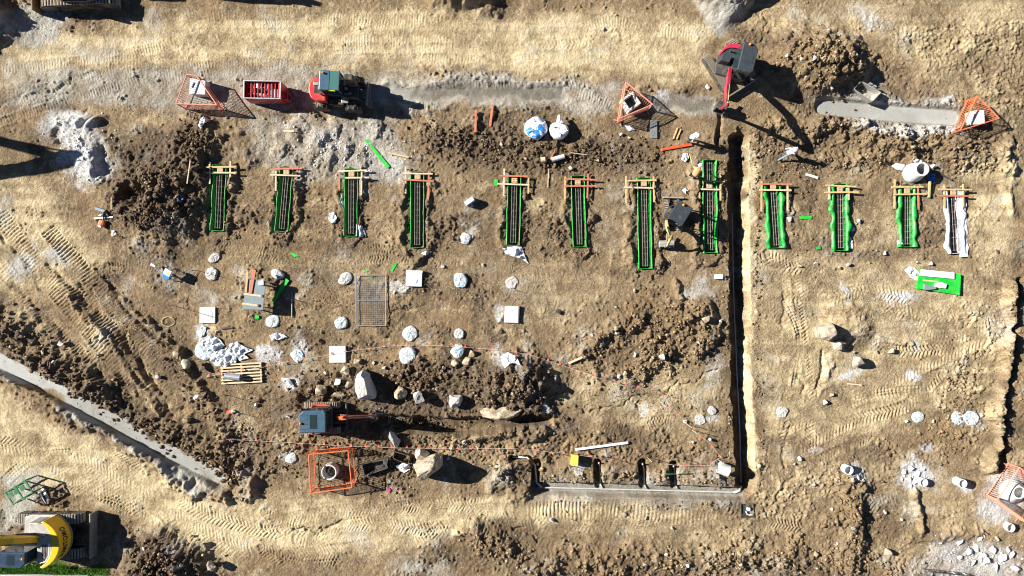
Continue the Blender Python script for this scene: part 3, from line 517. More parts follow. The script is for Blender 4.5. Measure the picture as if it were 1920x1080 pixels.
def gz(x, y):
    i = min(max(np.searchsorted(xs, x) - 1, 0), NX - 2); j = min(max(np.searchsorted(ys, y) - 1, 0), NY - 2)
    a = (x - xs[i]) / (xs[i + 1] - xs[i]); b = (y - ys[j]) / (ys[j + 1] - ys[j])
    return float((Z[j, i] * (1 - a) + Z[j, i + 1] * a) * (1 - b) + (Z[j + 1, i] * (1 - a) + Z[j + 1, i + 1] * a) * b)
def gz_px(u, v): p = P(u, v); return gz(p.x, p.y)
def G(u, v, dz=0.0):
    """ground point under a pixel, height of the surface + dz"""
    z = gz_px(u, v); p = P(u, v, z); return Vector((p.x, p.y, z + dz))

gm = bpy.data.materials.new('site_soil'); nt, b = nodes_of(gm); L_ = nt.links.new
geo = nt.nodes.new('ShaderNodeNewGeometry'); pos = geo.outputs['Position']
def attr(n):
    a = nt.nodes.new('ShaderNodeAttribute'); a.attribute_name = n; s = nt.nodes.new('ShaderNodeSeparateColor'); L_(a.outputs['Color'], s.inputs[0]); return s.outputs[0], s.outputs[1], s.outputs[2], a.outputs['Alpha']
aP, aG, aW, aD = attr('soil'); wW, wR, wGr, wS = attr('damp')
n_big, n_mid, n_cl, _ = attr('grain'); n_fine = ramp_noise(nt, 9, 3, 0.75, 0.30, 0.70, pos); n_hi = ramp_noise(nt, 26, 2, 0.7, 0.3, 0.7, pos)
brown = mixc(nt, n_mid, (0.092, 0.056, 0.026), (0.28, 0.185, 0.092)); brown = mixc(nt, mathn(nt, 'MULTIPLY', n_big, 0.45), brown, (0.35, 0.245, 0.130)); brown = mixc(nt, mathn(nt, 'MULTIPLY', n_fine, 0.45), brown, (0.42, 0.315, 0.19)); brown = mixc(nt, mathn(nt, 'MULTIPLY', n_cl, 0.35), brown, (0.10, 0.075, 0.052))
sand = mixc(nt, n_mid, (0.41, 0.305, 0.155), (0.64, 0.515, 0.30)); sand = mixc(nt, mathn(nt, 'MULTIPLY', n_fine, 0.4), sand, (0.70, 0.60, 0.41))
gry = mixc(nt, n_mid, (0.25, 0.23, 0.185), (0.43, 0.41, 0.35)); gry = mixc(nt, mathn(nt, 'MULTIPLY', n_hi, 0.5), gry, (0.52, 0.50, 0.44))
wht = mixc(nt, n_fine, (0.42, 0.41, 0.39), (0.68, 0.67, 0.65))
drk = mixc(nt, n_mid, (0.028, 0.018, 0.012), (0.095, 0.062, 0.038)); drk = mixc(nt, mathn(nt, 'MULTIPLY', n_fine, 0.5), drk, (0.21, 0.155, 0.10))
rst = mixc(nt, n_fine, (0.20, 0.115, 0.045), (0.34, 0.215, 0.095))
def breakup(w, lo=0.25, hi=0.6):   # patch edges broken by fine noise
    s = mathn(nt, 'ADD', w, mathn(nt, 'MULTIPLY', mathn(nt, 'SUBTRACT', n_fine, 0.5), 0.35)); mr = nt.nodes.new('ShaderNodeMapRange'); mr.interpolation_type = 'SMOOTHSTEP'
    L_(s, mr.inputs['Value']); mr.inputs['From Min'].default_value = lo - 0.2; mr.inputs['From Max'].default_value = hi + 0.35; return mr.outputs['Result']
c = mixc(nt, breakup(wR), brown, rst); c = mixc(nt, breakup(aP), c, sand); c = mixc(nt, breakup(aD), c, drk); c = mixc(nt, breakup(aG), c, gry); c = mixc(nt, breakup(aW), c, wht)
c = mixc(nt, mathn(nt, 'MULTIPLY', wS, .8), c, mixc(nt, n_big, (0.29, 0.295, 0.28), (0.42, 0.43, 0.41))); c = mixc(nt, wGr, c, (0.07, 0.10, 0.02))
c = mixc(nt, mathn(nt, 'MULTIPLY', breakup(wW), 0.85), c, (0.135, 0.115, 0.08))
spk = nt.nodes.new('ShaderNodeTexVoronoi'); spk.inputs['Scale'].default_value = 7.0; L_(pos, spk.inputs['Vector'])
sm = nt.nodes.new('ShaderNodeMapRange'); L_(spk.outputs['Distance'], sm.inputs['Value']); sm.inputs['From Min'].default_value = 0.22; sm.inputs['From Max'].default_value = 0.14
sc_ = nt.nodes.new('ShaderNodeSeparateColor'); L_(spk.outputs['Color'], sc_.inputs[0]); pick = mathn(nt, 'GREATER_THAN', sc_.outputs[0], 0.74)
c = mixc(nt, mathn(nt, 'MULTIPLY', mathn(nt, 'MULTIPLY', sm.outputs[0], pick), mathn(nt, 'MULTIPLY', mathn(nt, 'SUBTRACT', 1.0, wS), 0.7)), c, (0.55, 0.50, 0.42))
v_ = nt.nodes.new('ShaderNodeMapRange'); L_(n_hi, v_.inputs['Value']); v_.inputs['To Min'].default_value = 0.55; v_.inputs['To Max'].default_value = 1.34
hs = nt.nodes.new('ShaderNodeVectorMath'); hs.operation = 'SCALE'; L_(c, hs.inputs[0]); vm = nt.nodes.new('ShaderNodeMix'); L_(wS, vm.inputs[0]); L_(v_.outputs[0], vm.inputs[2]); vm.inputs[3].default_value = 0.95; L_(vm.outputs[0], hs.inputs['Scale'])
L_(hs.outputs[0], b.inputs['Base Color'])
rr = nt.nodes.new('ShaderNodeMapRange'); L_(wW, rr.inputs['Value']); rr.inputs['To Min'].default_value = 0.95; rr.inputs['To Max'].default_value = 0.45; L_(rr.outputs[0], b.inputs['Roughness'])
b.inputs['Specular IOR Level'].default_value = 0.25
n1 = nt.nodes.new('ShaderNodeTexNoise'); n1.inputs['Scale'].default_value = 9; n1.inputs['Detail'].default_value = 4; n1.inputs['Roughness'].default_value = 0.75; L_(pos, n1.inputs['Vector'])
bp = nt.nodes.new('ShaderNodeBump'); L_(mathn(nt, 'SUBTRACT', 1.0, mathn(nt, 'MULTIPLY', wS, 0.85)), bp.inputs['Strength']); bp.inputs['Distance'].default_value = 0.07; L_(n1.outputs['Fac'], bp.inputs['Height']); L_(bp.outputs[0], b.inputs['Normal'])
me.materials.append(gm)
# ================================================================ FOOTINGS: liner, reinforcement, timber setting-out frame
ORD = ['first', 'second', 'third', 'fourth', 'fifth', 'sixth', 'seventh', 'eighth', 'ninth', 'tenth', 'eleventh', 'twelfth']
FRAME = [  # rails (u0,u1,v) x2, side timbers (u,v0,v1) x2, materials of the four
    ((385, 443, 313), (379, 441, 324), (393, 303, 345), (431, 302, 352), 'yppp'), ((515, 566, 316), (506, 563, 328), (518, 320, 358), (557, 312, 355), 'rppr'),
    ((632, 690, 320), (646, 692, 333), (636, 322, 357), (678, 322, 366), 'pprp'), ((756, 812, 325), (755, 815, 338), (761, 312, 363), (803, 320, 374), 'prpr'),
    ((936, 990, 331), (934, 991, 345), (945, 316, 368), (991, 332, 363), 'rppt'), ((1058, 1118, 335), (1056, 1121, 348), (1059, 331, 374), (1102, 326, 372), 'rrtr'),
    ((1175, 1231, 338), (1172, 1226, 351), (1174, 330, 382), (1226, 331, 379), 'tptt'), ((1318, 1358, 341), (1301, 1353, 355), (1312, 343, 373), (1352, 325, 376), 'tptt'),
    ((1427, 1487, 344), (1425, 1482, 357), (1428, 340, 397), (1477, 345, 395), 'rptp'), ((1548, 1607, 348), (1548, 1608, 361), (1555, 350, 374), (1592, 350, 375), 'yypt'),
    ((1671, 1731, 351), (1674, 1736, 364), (1678, 336, 391), (1722, 350, 393), 'tytr'), ((1759, 1820, 355), (1760, 1822, 367), (1771, 346, 390), (1807, 345, 389), 'yryt')]
TM = {'y': m_timber, 'p': m_timberp, 't': m_timber, 'r': m_redwood}
unit_bar = MB().tube([(0, 0, 0), (1, 0, 0)], 0.016, 6).mesh('bar', m_rebar)
stir = MB().tube([(0, -.15, .0), (0, .15, .0), (0, .15, .42), (0, -.15, .42), (0, -.15, .0)], 0.013, 5).mesh('stirrup', m_rebar)
for k, ((u0, v0, u1, v1), fr) in enumerate(zip(FOOT, FRAME)):
    o_ = ORD[k]; a = P(u0, v0, 0.1); b = P(u1, v1, 0.1); d = Vector((b.x - a.x, b.y - a.y, 0)); L = d.length; ang = math.atan2(d.y, d.x); g = random.Random(k)
    M2 = Matrix.Translation(Vector((a.x, a.y, 0))) @ Matrix.Rotation(ang, 4, 'Z')
    # liner: thin wavy plastic skirt standing up out of the trench; local x along the footing
    base = empty('membrane_liner', (a.x, a.y, 0), ang, ('green plastic liner' if k < 11 else 'white plastic liner') + ' in the %s rebar footing trench from the left' % o_, 'liner', 'plastic liners in the footing trenches')
    hw = 0.36 if k < 8 else 0.34; lm = m_green if k < 11 else m_sheet; n = 26
    def wavy(side, amp, seed, h0, lean, flare):
        gg = random.Random(seed); ph = [gg.random() * 6.3 for _ in range(4)]; mb = MB(); vv = []
        for i in range(n + 1):
            x = L * i / n; w = amp * (math.sin(x * 1.7 + ph[0]) + .6 * math.sin(x * 4.1 + ph[1]) + .35 * math.sin(x * 9 + ph[2])); hh = h0 + .035 * math.sin(x * 3.1 + ph[3]) + gg.uniform(-.012, .012)
            y = side * (hw + w * .5)
            vv += [Vector((x, y * 0.93, -.6)), Vector((x, y + side * 0.02, hh)), Vector((x, y + side * (.055 + lean * .5 + abs(w) * flare), hh + .01)), Vector((x, y + side * (.08 + lean + abs(w) * flare), hh - .09 - lean * .4))]
        ff = [(i * 4 + q, i * 4 + q + 1, (i + 1) * 4 + q + 1, (i + 1) * 4 + q) for i in range(n) for q in range(3)]
        return mb.add(vv, ff)
    for side in (1, -1):
        rs = side * (1 if math.cos(ang + PI / 2) * side > 0 else 1)
        wavy(side, 0.02 if k < 7 else 0.055, k * 7 + side, 0.20, 0.0 if k < 7 else (0.03 if k == 7 else 0.09), 0.4 if k < 8 else 2.2).build('side_wall', [lm if not (k == 11 and side == 1) else m_bag], base, smooth=True)
    for x in (0.0, L):
        MB().box((x, 0, -0.2), (0.035, hw * 1.9, 0.78)).build('end_wall', lm, base, 0.008)
    if k == 11:   # the white sheet folded out over the right bank
        MB().add(*(lambda q: (q, [(i * 3 + j, i * 3 + j + 1, i * 3 + j + 4, i * 3 + j + 3) for i in range(14) for j in range(2)]))([Vector((.15 + (L + .1) * i / 14, hw * (.35 + .9 * j) + .05 * math.sin(i * 2.1 + j), .24 - .06 * j + .03 * math.sin(i * 1.3 + j * 2))) for i in range(15) for j in range(3)])).build('folded_sheet', m_bag, base, smooth=True)
    # cage
    cage = empty('rebar_cage', (a.x, a.y, -0.31), ang, 'grey steel rebar cage lying in the %s footing trench from the left' % o_, 'rebar cage', 'rebar cages in the footing trenches')
    for z in (0.0, 0.42):
        for y in ((-.15, 0.0, .15) if z > 0 else (-.15, .15)):
            q = link('bar', unit_bar, cage, (0.15, y, z + (0.03 if z else -0.03))); q.scale = (L - 0.3, 1, 1)
    ns = int((L - .4) / 0.36)
    for i in range(ns + 1): link('stirrup', stir, cage, (0.2 + (L - .4) * i / ns, 0, 0))
    # frame of timbers across the head of the trench
    zt = 0.30
    c = P((fr[0][0] + fr[0][1]) / 2, (fr[0][2] + fr[1][2]) / 2, zt)
    fm = empty('timber_trestle', (c.x, c.y, 0), 0, 'timber setting out trestle over the head of the %s footing from the left' % o_, 'trestle', 'timber trestles over the footings')
    for i in range(2):
        p = P(fr[i][0] + g.uniform(-2, 2), fr[i][2] + g.uniform(-1.6, 1.2), zt) - c; q = P(fr[i][1] + g.uniform(-2, 2), fr[i][2] + g.uniform(-1, 2.4), zt) - c; p.z = q.z = zt
        MB().bar(p, q, 0.10, 0.05).build('rail', TM[fr[4][i]], fm, 0.006)
    for i in (2, 3):
        p = P(fr[i][0] + g.uniform(-1, 1), fr[i][1], .26) - c; q = P(fr[i][0] + g.uniform(-1, 1), fr[i][2], .26) - c; p.z = q.z = .24
        MB().bar(p, q, 0.10, 0.055).build('side_timber', TM[fr[4][i]], fm, 0.006)
        for e in (p + (q - p) * .08, p + (q - p) * .9):
            MB().bar((e.x + .03, e.y, -.25), (e.x + .03, e.y, .205), 0.045, 0.045).build('peg', m_timberp, fm)
    um = (u0 + (u1 - u0) * .12); p = P(um, (fr[0][2] + fr[1][2]) / 2, .3) - c
    MB().box((p.x, p.y, .285), (.36, .30, .024)).build('plywood_plate', m_ply, fm, 0.004)
    for sx in (-.1, .1):
        for sy in (-.07, .07): MB().tube([(p.x + sx, p.y + sy, .05), (p.x + sx, p.y + sy, .36)], .014, 6).build('anchor_bolt', m_gal, fm)
MB().bar(P(1741, 340, .2), P(1739, 371, .2), 0.13, 0.09)
def plank(name, u0, v0, u1, v1, w, h, m, label, z=None, cat='plank', group=None, dz=(0, 0)):
    a = G(u0, v0); b = G(u1, v1); za = (a.z if z is None else z) + h / 2 + .03 + dz[0]; zb = (b.z if z is None else z) + h / 2 + .03 + dz[1]
    if z is None: m_ = max(gz_px(u0 + (u1 - u0) * t, v0 + (v1 - v0) * t) - (a.z + (b.z - a.z) * t) for t in (.2, .4, .5, .6, .8)); za += max(0, m_); zb += max(0, m_)
    o = MB().bar((a.x, a.y, za), (b.x, b.y, zb), w, h).build(name, m, None, min(w, h) * .12); tag(o, label, cat, group)
    s = o.modifiers.get('edge_bevel'); return o
plank('timber_plank', 1741, 340, 1739, 371, .13, .10, m_timber, 'short yellow timber lying right of the eleventh footing frame')
plank('timber_plank', 893, 208, 892, 250, .13, .15, m_redwood, 'left one of two red beams lying north of the bulk bags')
plank('timber_plank', 924, 197, 919, 238, .15, .10, m_redwood, 'right one of two red beams lying north of the bulk bags')
plank('timber_plank', 732, 288, 767, 296, .10, .12, m_timber, 'orange brown plank near the top of the fourth footing')
plank('timber_plank', 1240, 281, 1297, 271, .16, .08, m_orangepaint, 'long orange beam below the two yellow planks')
plank('timber_plank', 1262, 261, 1270, 240, .09, .07, m_timber, 'left one of two short yellow planks by the grey plate')
plank('timber_plank', 1268, 262, 1276, 243, .09, .07, m_timber, 'right one of two short yellow planks by the grey plate')
plank('timber_plank', 353, 345, 362, 303, .07, .07, m_timberp, 'thin pale stick leaning left of the first footing', dz=(0, .2))
plank('timber_plank', 1030, 304, 1041, 281, .06, .06, m_redwood, 'short reddish stick beside the grey pipe below the bulk bags')
plank('timber_plank', 1070, 287, 1100, 291, .05, .05, m_timberp, 'thin pale stick right of the grey pipe below the bulk bags')
plank('timber_plank', 1029, 318, 1027, 352, .05, .05, m_timberp, 'thin pale stick lying left of the sixth footing')
plank('timber_plank', 533, 246, 552, 247, .06, .05, m_yel, 'tiny yellow batten on grey rubble below the red bin')
plank('timber_plank', 213, 370, 213, 393, .07, .08, m_timber, 'upright brown board at the left edge of the dark soil heap')
plank('timber_plank', 548, 595, 548, 550, .06, .06, m_steel, 'thin grey post lying in the shadow of the work table')
plank('timber_plank', 413, 615, 437, 614, .10, .05, m_darksteel, 'dark flat bar on soil under the round capped pad')
plank('timber_plank', 1588, 719, 1615, 722, .08, .08, m_timberp, 'pale branch on sand south of the boulders')
plank('timber_plank', 1510, 327, 1533, 334, .16, .06, m_conc, 'grey plank lying north of the tenth footing', cat='plank')
plank('timber_plank', 1800, 298, 1824, 288, .05, .05, m_steel, 'thin grey rod on soil right of the concrete cone')
plank('timber_plank', 1066, 681, 1092, 669, .12, .08, m_timberp, 'grey weathered board at the left end of the rust brown dig')
plank('steel_channel', 1078, 842, 1177, 829, .14, .12, m_white, 'long pale steel channel lying above the drain trench', cat='channel')
plank('metal_plate', 1225, 226, 1225, 260, .44, .03, m_steel, 'grey metal plate lying below the bleached barrier', cat='plate')
def flat(name, pts, h, m, label, cat, z=None, group=None, bevel=.006):
    zz = max(gz_px(u, v) for u, v in pts) + .01 if z is None else z
    c = P(sum(p[0] for p in pts) / len(pts), sum(p[1] for p in pts) / len(pts), zz + h)
    pp = [P(u, v, zz + h) - c for u, v in pts]
    o = MB().prism([(p.x, p.y) for p in pp], 0, h).build(name, m, None, bevel, loc=(c.x, c.y, zz)); return tag(o, label, cat, group)
for pts, lb in [([(683, 262), (690, 262), (731, 312), (726, 316)], 'long bright green strip on pale rubble above the third footing'), ([(536, 522), (542, 526), (514, 568), (509, 564)], 'green strip lying in the shadow of the work table'), ([(741, 492), (745, 494), (736, 509), (732, 507)], 'short green scrap above the mesh panel'),
                ([(543, 474), (550, 474), (561, 480), (552, 482)], 'small green scrap below the second footing'), ([(1499, 405), (1522, 405), (1522, 410), (1500, 411)], 'green scrap between the ninth and tenth footings'), ([(1530, 463), (1538, 462), (1539, 467), (1531, 468)], 'tiny green scrap left of the tenth footing base'),
                ([(926, 336), (934, 337), (933, 349), (927, 348)], 'green corner piece left of the fifth footing frame'), ([(683, 506), (690, 507), (688, 511)], 'tiny green triangle above the mesh panel'), ([(690, 516), (700, 516), (697, 522)], 'tiny green scrap on the mesh panel top edge'), ([(477, 592), (485, 591), (486, 597), (479, 598)], 'tiny green square below the work table')]:
    flat('green_offcut', pts, .02, m_greenboard, lb, 'offcut', group=None, bevel=0)
# ================================================================ PILE HEADS, PADS
def disc(u, v, r, h, m, label, seed, squash=1.0, cat='pile head', group='broken pile heads'):
    g = random.Random(seed); n = 22; h *= g.uniform(.55, 1); r *= g.uniform(.92, 1.08); wob = [1 + g.uniform(-.2, .2) for _ in range(n)]; wob = [(wob[i - 1] + wob[i] * 2 + wob[(i + 1) % n]) / 4 for i in range(n)]
    z = gz_px(u, v); p = P(u, v, z + h); rr = r / PXM; mb = MB(); prof = [(rr * 1.06, -.25), (rr * 1.02, h * .5), (rr * .95, h * .85), (rr * .8, h), (rr * .45, h * (1 + g.uniform(-.1, .25))), (0.001, h * (1 + g.uniform(0, .3)))]
    mb.lathe(prof, n=n, wob=wob); mb.v = [(x, y * squash + 0, zz + (g.uniform(-.02, .02) if zz > h * .6 else 0)) for x, y, zz in mb.v]
    o = mb.build('pile_head', m, None, smooth=False, loc=(p.x, p.y, z), rot=(0, 0, g.random() * 3)); return tag(o, label, cat, group)
for i, (u, v, r, h, m, s, lb) in enumerate([
    (400, 483, 12, .2, m_pileplain, .7, 'plain white pile head highest of the left column'), (396, 513, 12, .2, m_pileplain, .9, 'plain white pile head right of the blue survey box'), (520, 514, 13, .2, m_pile, .75, 'white pile head at the top right corner of the work table'),
    (647, 523, 13, .18, m_pileplain, .75, 'white pile head touching the top left of the mesh panel'), (863, 525, 15, .16, m_pile, .85, 'large round white pile head right of the square pad with blue mark'), (960, 530, 11, .2, m_pileplain, .9, 'rough white pile head above the black edged pad'),
    (639, 606, 12, .2, m_pile, .95, 'blue marked pile head at the bottom left of the mesh panel'), (511, 602, 13, .22, m_pile, .85, 'blue marked pile head just below the work table shadow'), (557, 666, 13, .08, m_pile, .95, 'flat blue marked pile head amid white dust by the bunting'),
    (769, 625, 13, .22, m_pile, .95, 'jagged white pile head between mesh panel and bunting'), (861, 626, 10, .2, m_pile, .9, 'small blue tinted pile head above the bunting'), (763, 667, 15, .16, m_pile, 1.05, 'big oval pile head just under the bunting'), (858, 659, 14, .25, m_pile, .9, 'blue marked pile head hanging on the bunting line'),
    (872, 447, 11, .22, m_pile, .9, 'pale blue pile head below the leaning white slab'), (382, 658, 17, .15, m_pile, .9, 'large round pile head beside the crumpled plastic sheets'), (1467, 773, 11, .12, m_pileplain, 1.0, 'lone tan white pile head right of the long trench'), (1722, 783, 11, .2, m_pile, 1.0, 'white pile head left of the pale pair'),
    (1795, 785, 12, .12, m_pile, 1.0, 'left one of the pale pair of pile heads'), (1822, 784, 13, .12, m_pile, 1.0, 'right one of the pale pair of pile heads'), (1336, 770, 9, .12, m_pileplain, .9, 'small grey pile head at the left lip of the long trench'), (1313, 787, 11, .05, m_pileplain, .9, 'flat chalky pile head near the long trench'), (545, 860, 10, .15, m_pile, 1.0, 'small blue white pile head left of the square orange barrier')]):
    disc(u, v, r, h, m, lb, i + 50, s)
for (u0, v0, u1, v1, lb, extra) in [(374, 576, 403, 606, 'square white pad with a round grey ring on its top', 'ring'), (761, 507, 791, 537, 'square white pad with a small blue mark', 'mark'), (617, 649, 648, 680, 'square white pad standing on the bunting line', None), (946, 574, 972, 605, 'white pad with a black right edge', 'edge')]:
    z = gz_px((u0 + u1) / 2, (v0 + v1) / 2); h = .2; a = P(u0, v1, z + h); b = P(u1, v0, z + h); c = (a + b) / 2
    e = empty('concrete_pad', (c.x, c.y, z), R(random.uniform(-2, 2)), lb, 'concrete pad', 'square concrete pads')
    MB().box((0, 0, h / 2 - .1), (b.x - a.x, b.y - a.y, h + .2)).build('slab', m_pad, e, .012)
    if extra == 'ring': MB().lathe([(.36, h - .02), (.36, h + .012), (.33, h + .016), (.001, h + .016)], n=32).build('cap', m_conc, e)
    if extra == 'mark': MB().box((.2, -.18, h + .004), (.05, .24, .006), rz=-.5).build('paint_mark', m_blue, e); MB().box((.38, .42, h), (.3, .1, .06)).build('cloth_scrap', m_bag, e)
    if extra == 'edge': MB().box(((b.x - a.x) / 2 + .03, 0, h / 2), (.06, (b.y - a.y) + .04, h + .03)).build('edge_strip', m_black, e)
# ================================================================ BOULDERS AND LOOSE STONES
def hull_rock(pts, sub=0, jit=0.0, seed=0):
    bm = bmesh.new()
    for p in pts: bm.verts.new(p)
    r = bmesh.ops.convex_hull(bm, input=bm.verts)
    bmesh.ops.delete(bm, geom=[v for v in bm.verts if not v.link_faces], context='VERTS')
    if sub:
        bmesh.ops.bevel(bm, geom=bm.edges[:], offset=.022, segments=1, affect='EDGES', clamp_overlap=True)
        bmesh.ops.triangulate(bm, faces=bm.faces[:])
        for _ in range(sub):
            bmesh.ops.subdivide_edges(bm, edges=[e for e in bm.edges if e.calc_length() > .18], cuts=1, use_grid_fill=True); bmesh.ops.triangulate(bm, faces=bm.faces[:])
        from mathutils import noise
        for v in bm.verts: v.co += v.normal * (noise.noise(v.co * 2.3 + Vector((seed, 0, 0))) * jit + noise.noise(v.co * 6 + Vector((seed, 3, 0))) * jit * .5)
    bmesh.ops.recalc_face_normals(bm, faces=bm.faces)
    return bm
def rock(u, v, ru, rv, h, ang, m, label, seed, cat='boulder', group=None, outline=None, name='boulder'):
    g = random.Random(seed); z = gz_px(u, v); c = P(u, v, z + h * .5)
    if outline:
        pts = []
        for (a, b) in outline:
            p = P(a, b, z + h * .4) - c
            pts += [Vector((p.x * .97, p.y * .97, -.2)), Vector((p.x, p.y, h * g.uniform(.25, .6))), Vector((p.x * g.uniform(.45, .8), p.y * g.uniform(.45, .8), h * g.uniform(.85, 1.05)))]
    else:
        pts = []; M = Matrix.Rotation(R(ang), 3, 'Z')
        for i in range(15 if ru > 12 else 11):
            d = Vector((g.gauss(0, 1), g.gauss(0, 1), g.gauss(0, .9))).normalized(); d *= g.uniform(.85, 1.1)
            pts.append(M @ Vector((d.x * ru / PXM, d.y * rv / PXM, h * .42 + d.z * h * .62)))
    bm = hull_rock(pts, 2 if max(ru, rv) > 9 else (1 if max(ru, rv) > 5 else 0), min(.06, max(ru, rv) / 200), seed); me_ = bpy.data.meshes.new(name); bm.to_mesh(me_); bm.free(); me_.materials.append(m)
    o = link(name, me_, None, (c.x, c.y, z)); return tag(o, label, cat, group)
rock(684, 722, 22, 28, 1.25, 0, m_rockg, 'big pale triangular boulder right of the small orange excavator', 1, outline=[(679, 694), (690, 702), (703, 738), (704, 746), (690, 749), (672, 750), (666, 735), (665, 715), (669, 702)])
rock(803, 877, 26, 24, 2.1, 0, m_rock, 'largest cream boulder casting a long shadow by the bottom bunting', 2, outline=[(777, 868), (795, 862), (815, 854), (828, 858), (829, 872), (812, 885), (803, 893), (795, 902), (788, 898), (783, 885)])
rock(790, 852, 16, 12, .9, 0, m_rock, 'round tan boulder touching the largest cream boulder', 3)
rock(738, 823, 12, 18, .9, 10, m_rockg, 'tall grey boulder crossed by the bottom bunting', 4)
rock(750, 737, 14, 13, .8, 0, m_rockb, 'brown boulder right of the big triangular one', 5)
rock(785, 747, 12, 15, .9, 15, m_rockg, 'grey wedge boulder in the middle of the dark spoil row', 6)
rock(855, 748, 14, 12, .7, 0, m_rockg, 'squared grey block at the right of the dark spoil row', 7, outline=[(843, 741), (867, 741), (868, 752), (862, 762), (846, 764), (842, 755)])
rock(645, 693, 10, 11, .6, 0, m_rock, 'tan stone up and left of the big triangular boulder', 8); rock(602, 732, 14, 11, .6, 20, m_rockb, 'brown boulder just above the small orange excavator', 9); rock(634, 742, 14, 9, .5, 0, m_rockb, 'low brown boulder between small orange excavator and triangular boulder', 10)
rock(655, 722, 10, 8, .4, 30, m_rockb, 'brown stone left of the big triangular boulder', 11); rock(670, 677, 8, 7, .4, 0, m_rockb, 'small brown stone under the bunting pad', 12)
rock(853, 681, 9, 8, .4, 0, m_rock, 'tan stone below the pile head on the bunting', 13); rock(875, 678, 12, 9, .45, 10, m_rockb, 'flat brown stone at the left of the dark clod heap', 14); rock(884, 663, 8, 7, .4, 0, m_rockb, 'dark stone just above the dark clod heap', 15)
rock(950, 775, 50, 14, .5, -4, m_rockb, 'long flat slab boulder beside the open pit', 16, outline=[(900, 771), (915, 760), (940, 758), (962, 760), (985, 765), (972, 780), (950, 789), (925, 788), (905, 783)])
rock(1550, 620, 16, 16, 1.15, 0, m_rock, 'largest pale boulder of the group on the right hand sand', 17, outline=[(1532, 613), (1545, 610), (1560, 604), (1567, 618), (1563, 632), (1552, 638), (1537, 634)])
rock(1572, 647, 15, 10, .7, -10, m_rock, 'two toned boulder between the two pale ones on the sand', 18); rock(1608, 678, 13, 11, 1.0, 10, m_rock, 'rounded cream boulder with long shadow on the sand', 19); rock(1671, 658, 7, 8, .45, 0, m_rock, 'small pale stone alone on the sand right of the boulders', 20)
rock(1244, 670, 11, 9, .55, 0, m_rockg, 'pale faceted boulder below the rust brown dig', 21); rock(1665, 1037, 10, 8, .5, 0, m_rock, 'tan stone left of the white rubble at the bottom', 22); rock(1687, 313, 14, 8, .3, -10, m_chalk, 'white chalk slab left of the concrete cone', 23)
rock(347, 683, 9, 11, .5, 0, m_rock, 'tan stone left of the timber pallet', 24); rock(332, 664, 9, 8, .5, 0, m_rockb, 'brown stone above the tan one left of the pallet', 25); rock(349, 786, 10, 8, .45, 20, m_rockb, 'brown stone beside the red marker flag', 26); rock(395, 1062, 11, 10, .5, 0, m_rock, 'pale stone at the right side of the bottom left heap', 27)
rock(1546, 754, 6, 6, .35, 0, m_chalk, 'small bright white stone at the lower end of the grey ridge', 28); rock(1324, 598, 8, 8, .4, 0, m_rock, 'pale stone right of the rust brown dig', 29); rock(1157, 617, 6, 6, .35, 0, m_rock, 'tan stone high on the rust brown ridge', 30); rock(1391, 446, 9, 9, .08, 0, m_conc, 'broken concrete piece on the right lip of the long trench', 31)
rock(295, 707, 6, 5, .3, 0, m_rockg, 'small white stone below the deep crawler prints', 32); rock(113, 644, 7, 6, .4, 0, m_rockg, 'round grey stone in the left dark ridge', 33); rock(370, 745, 9, 6, .3, 20, m_chalk, 'white lump right of the crawler prints', 34); rock(962, 671, 8, 8, .4, 0, m_chalk, 'white lump at the top of the dark clod heap', 35); rock(1327, 162, 5, 5, .3, 0, m_chalk, 'white stone by the grey gravel point', 36)
rock(540, 716, 16, 7, .4, -35, m_chalk, 'chalky slab leaning among dark clods left of the excavator', 37); rock(632, 716, 9, 8, .4, 0, m_chalk, 'white broken lump above the small orange excavator', 38); rock(1525, 108, 7, 6, .35, 0, m_chalk, 'white stone on top of the big brown mound', 39)
loose = [(1070, 315), (986, 297), (1022, 300), (1060, 305), (1505, 110), (1475, 105), (1548, 84), (1560, 165), (1510, 145), (1180, 258), (1165, 252), (1225, 670), (1190, 665), (1155, 625), (1110, 628), (1297, 625), (1350, 604), (1310, 642), (1172, 700), (1160, 706), (1455, 380), (1610, 415), (1645, 470), (1660, 475), (1575, 502), (1590, 495), (1530, 495), (1500, 500), (1480, 372), (1720, 492), (1745, 495), (1870, 470), (1700, 790), (1750, 790), (1490, 870), (1500, 860), (1895, 580), (1905, 600), (1880, 612), (1560, 740), (1600, 660), (1645, 660),
         (60, 580), (20, 650), (45, 672), (80, 660), (135, 690), (165, 640), (100, 680), (185, 665), (250, 690), (425, 655), (445, 670), (860, 270), (905, 262), (940, 270), (1120, 300), (830, 500), (905, 497), (1190, 545), (1155, 575), (1285, 790), (1300, 830), (1170, 965), (1210, 970), (1260, 990), (1060, 960), (1035, 975), (300, 1040), (340, 1060), (270, 1030), (380, 1040), (350, 1020), (500, 700), (480, 760), (540, 780), (610, 700), (700, 680), (720, 690), (820, 730), (830, 690), (730, 860), (840, 860), (870, 830), (895, 840), (940, 900), (960, 905), (1850, 1000), (1870, 1010), (1660, 960), (1690, 975), (1560, 955), (1600, 990), (1570, 1020), (1530, 1040), (1490, 1060), (1440, 1050), (1390, 1060), (1340, 1040), (1290, 1060), (1250, 1040), (1210, 1060)]
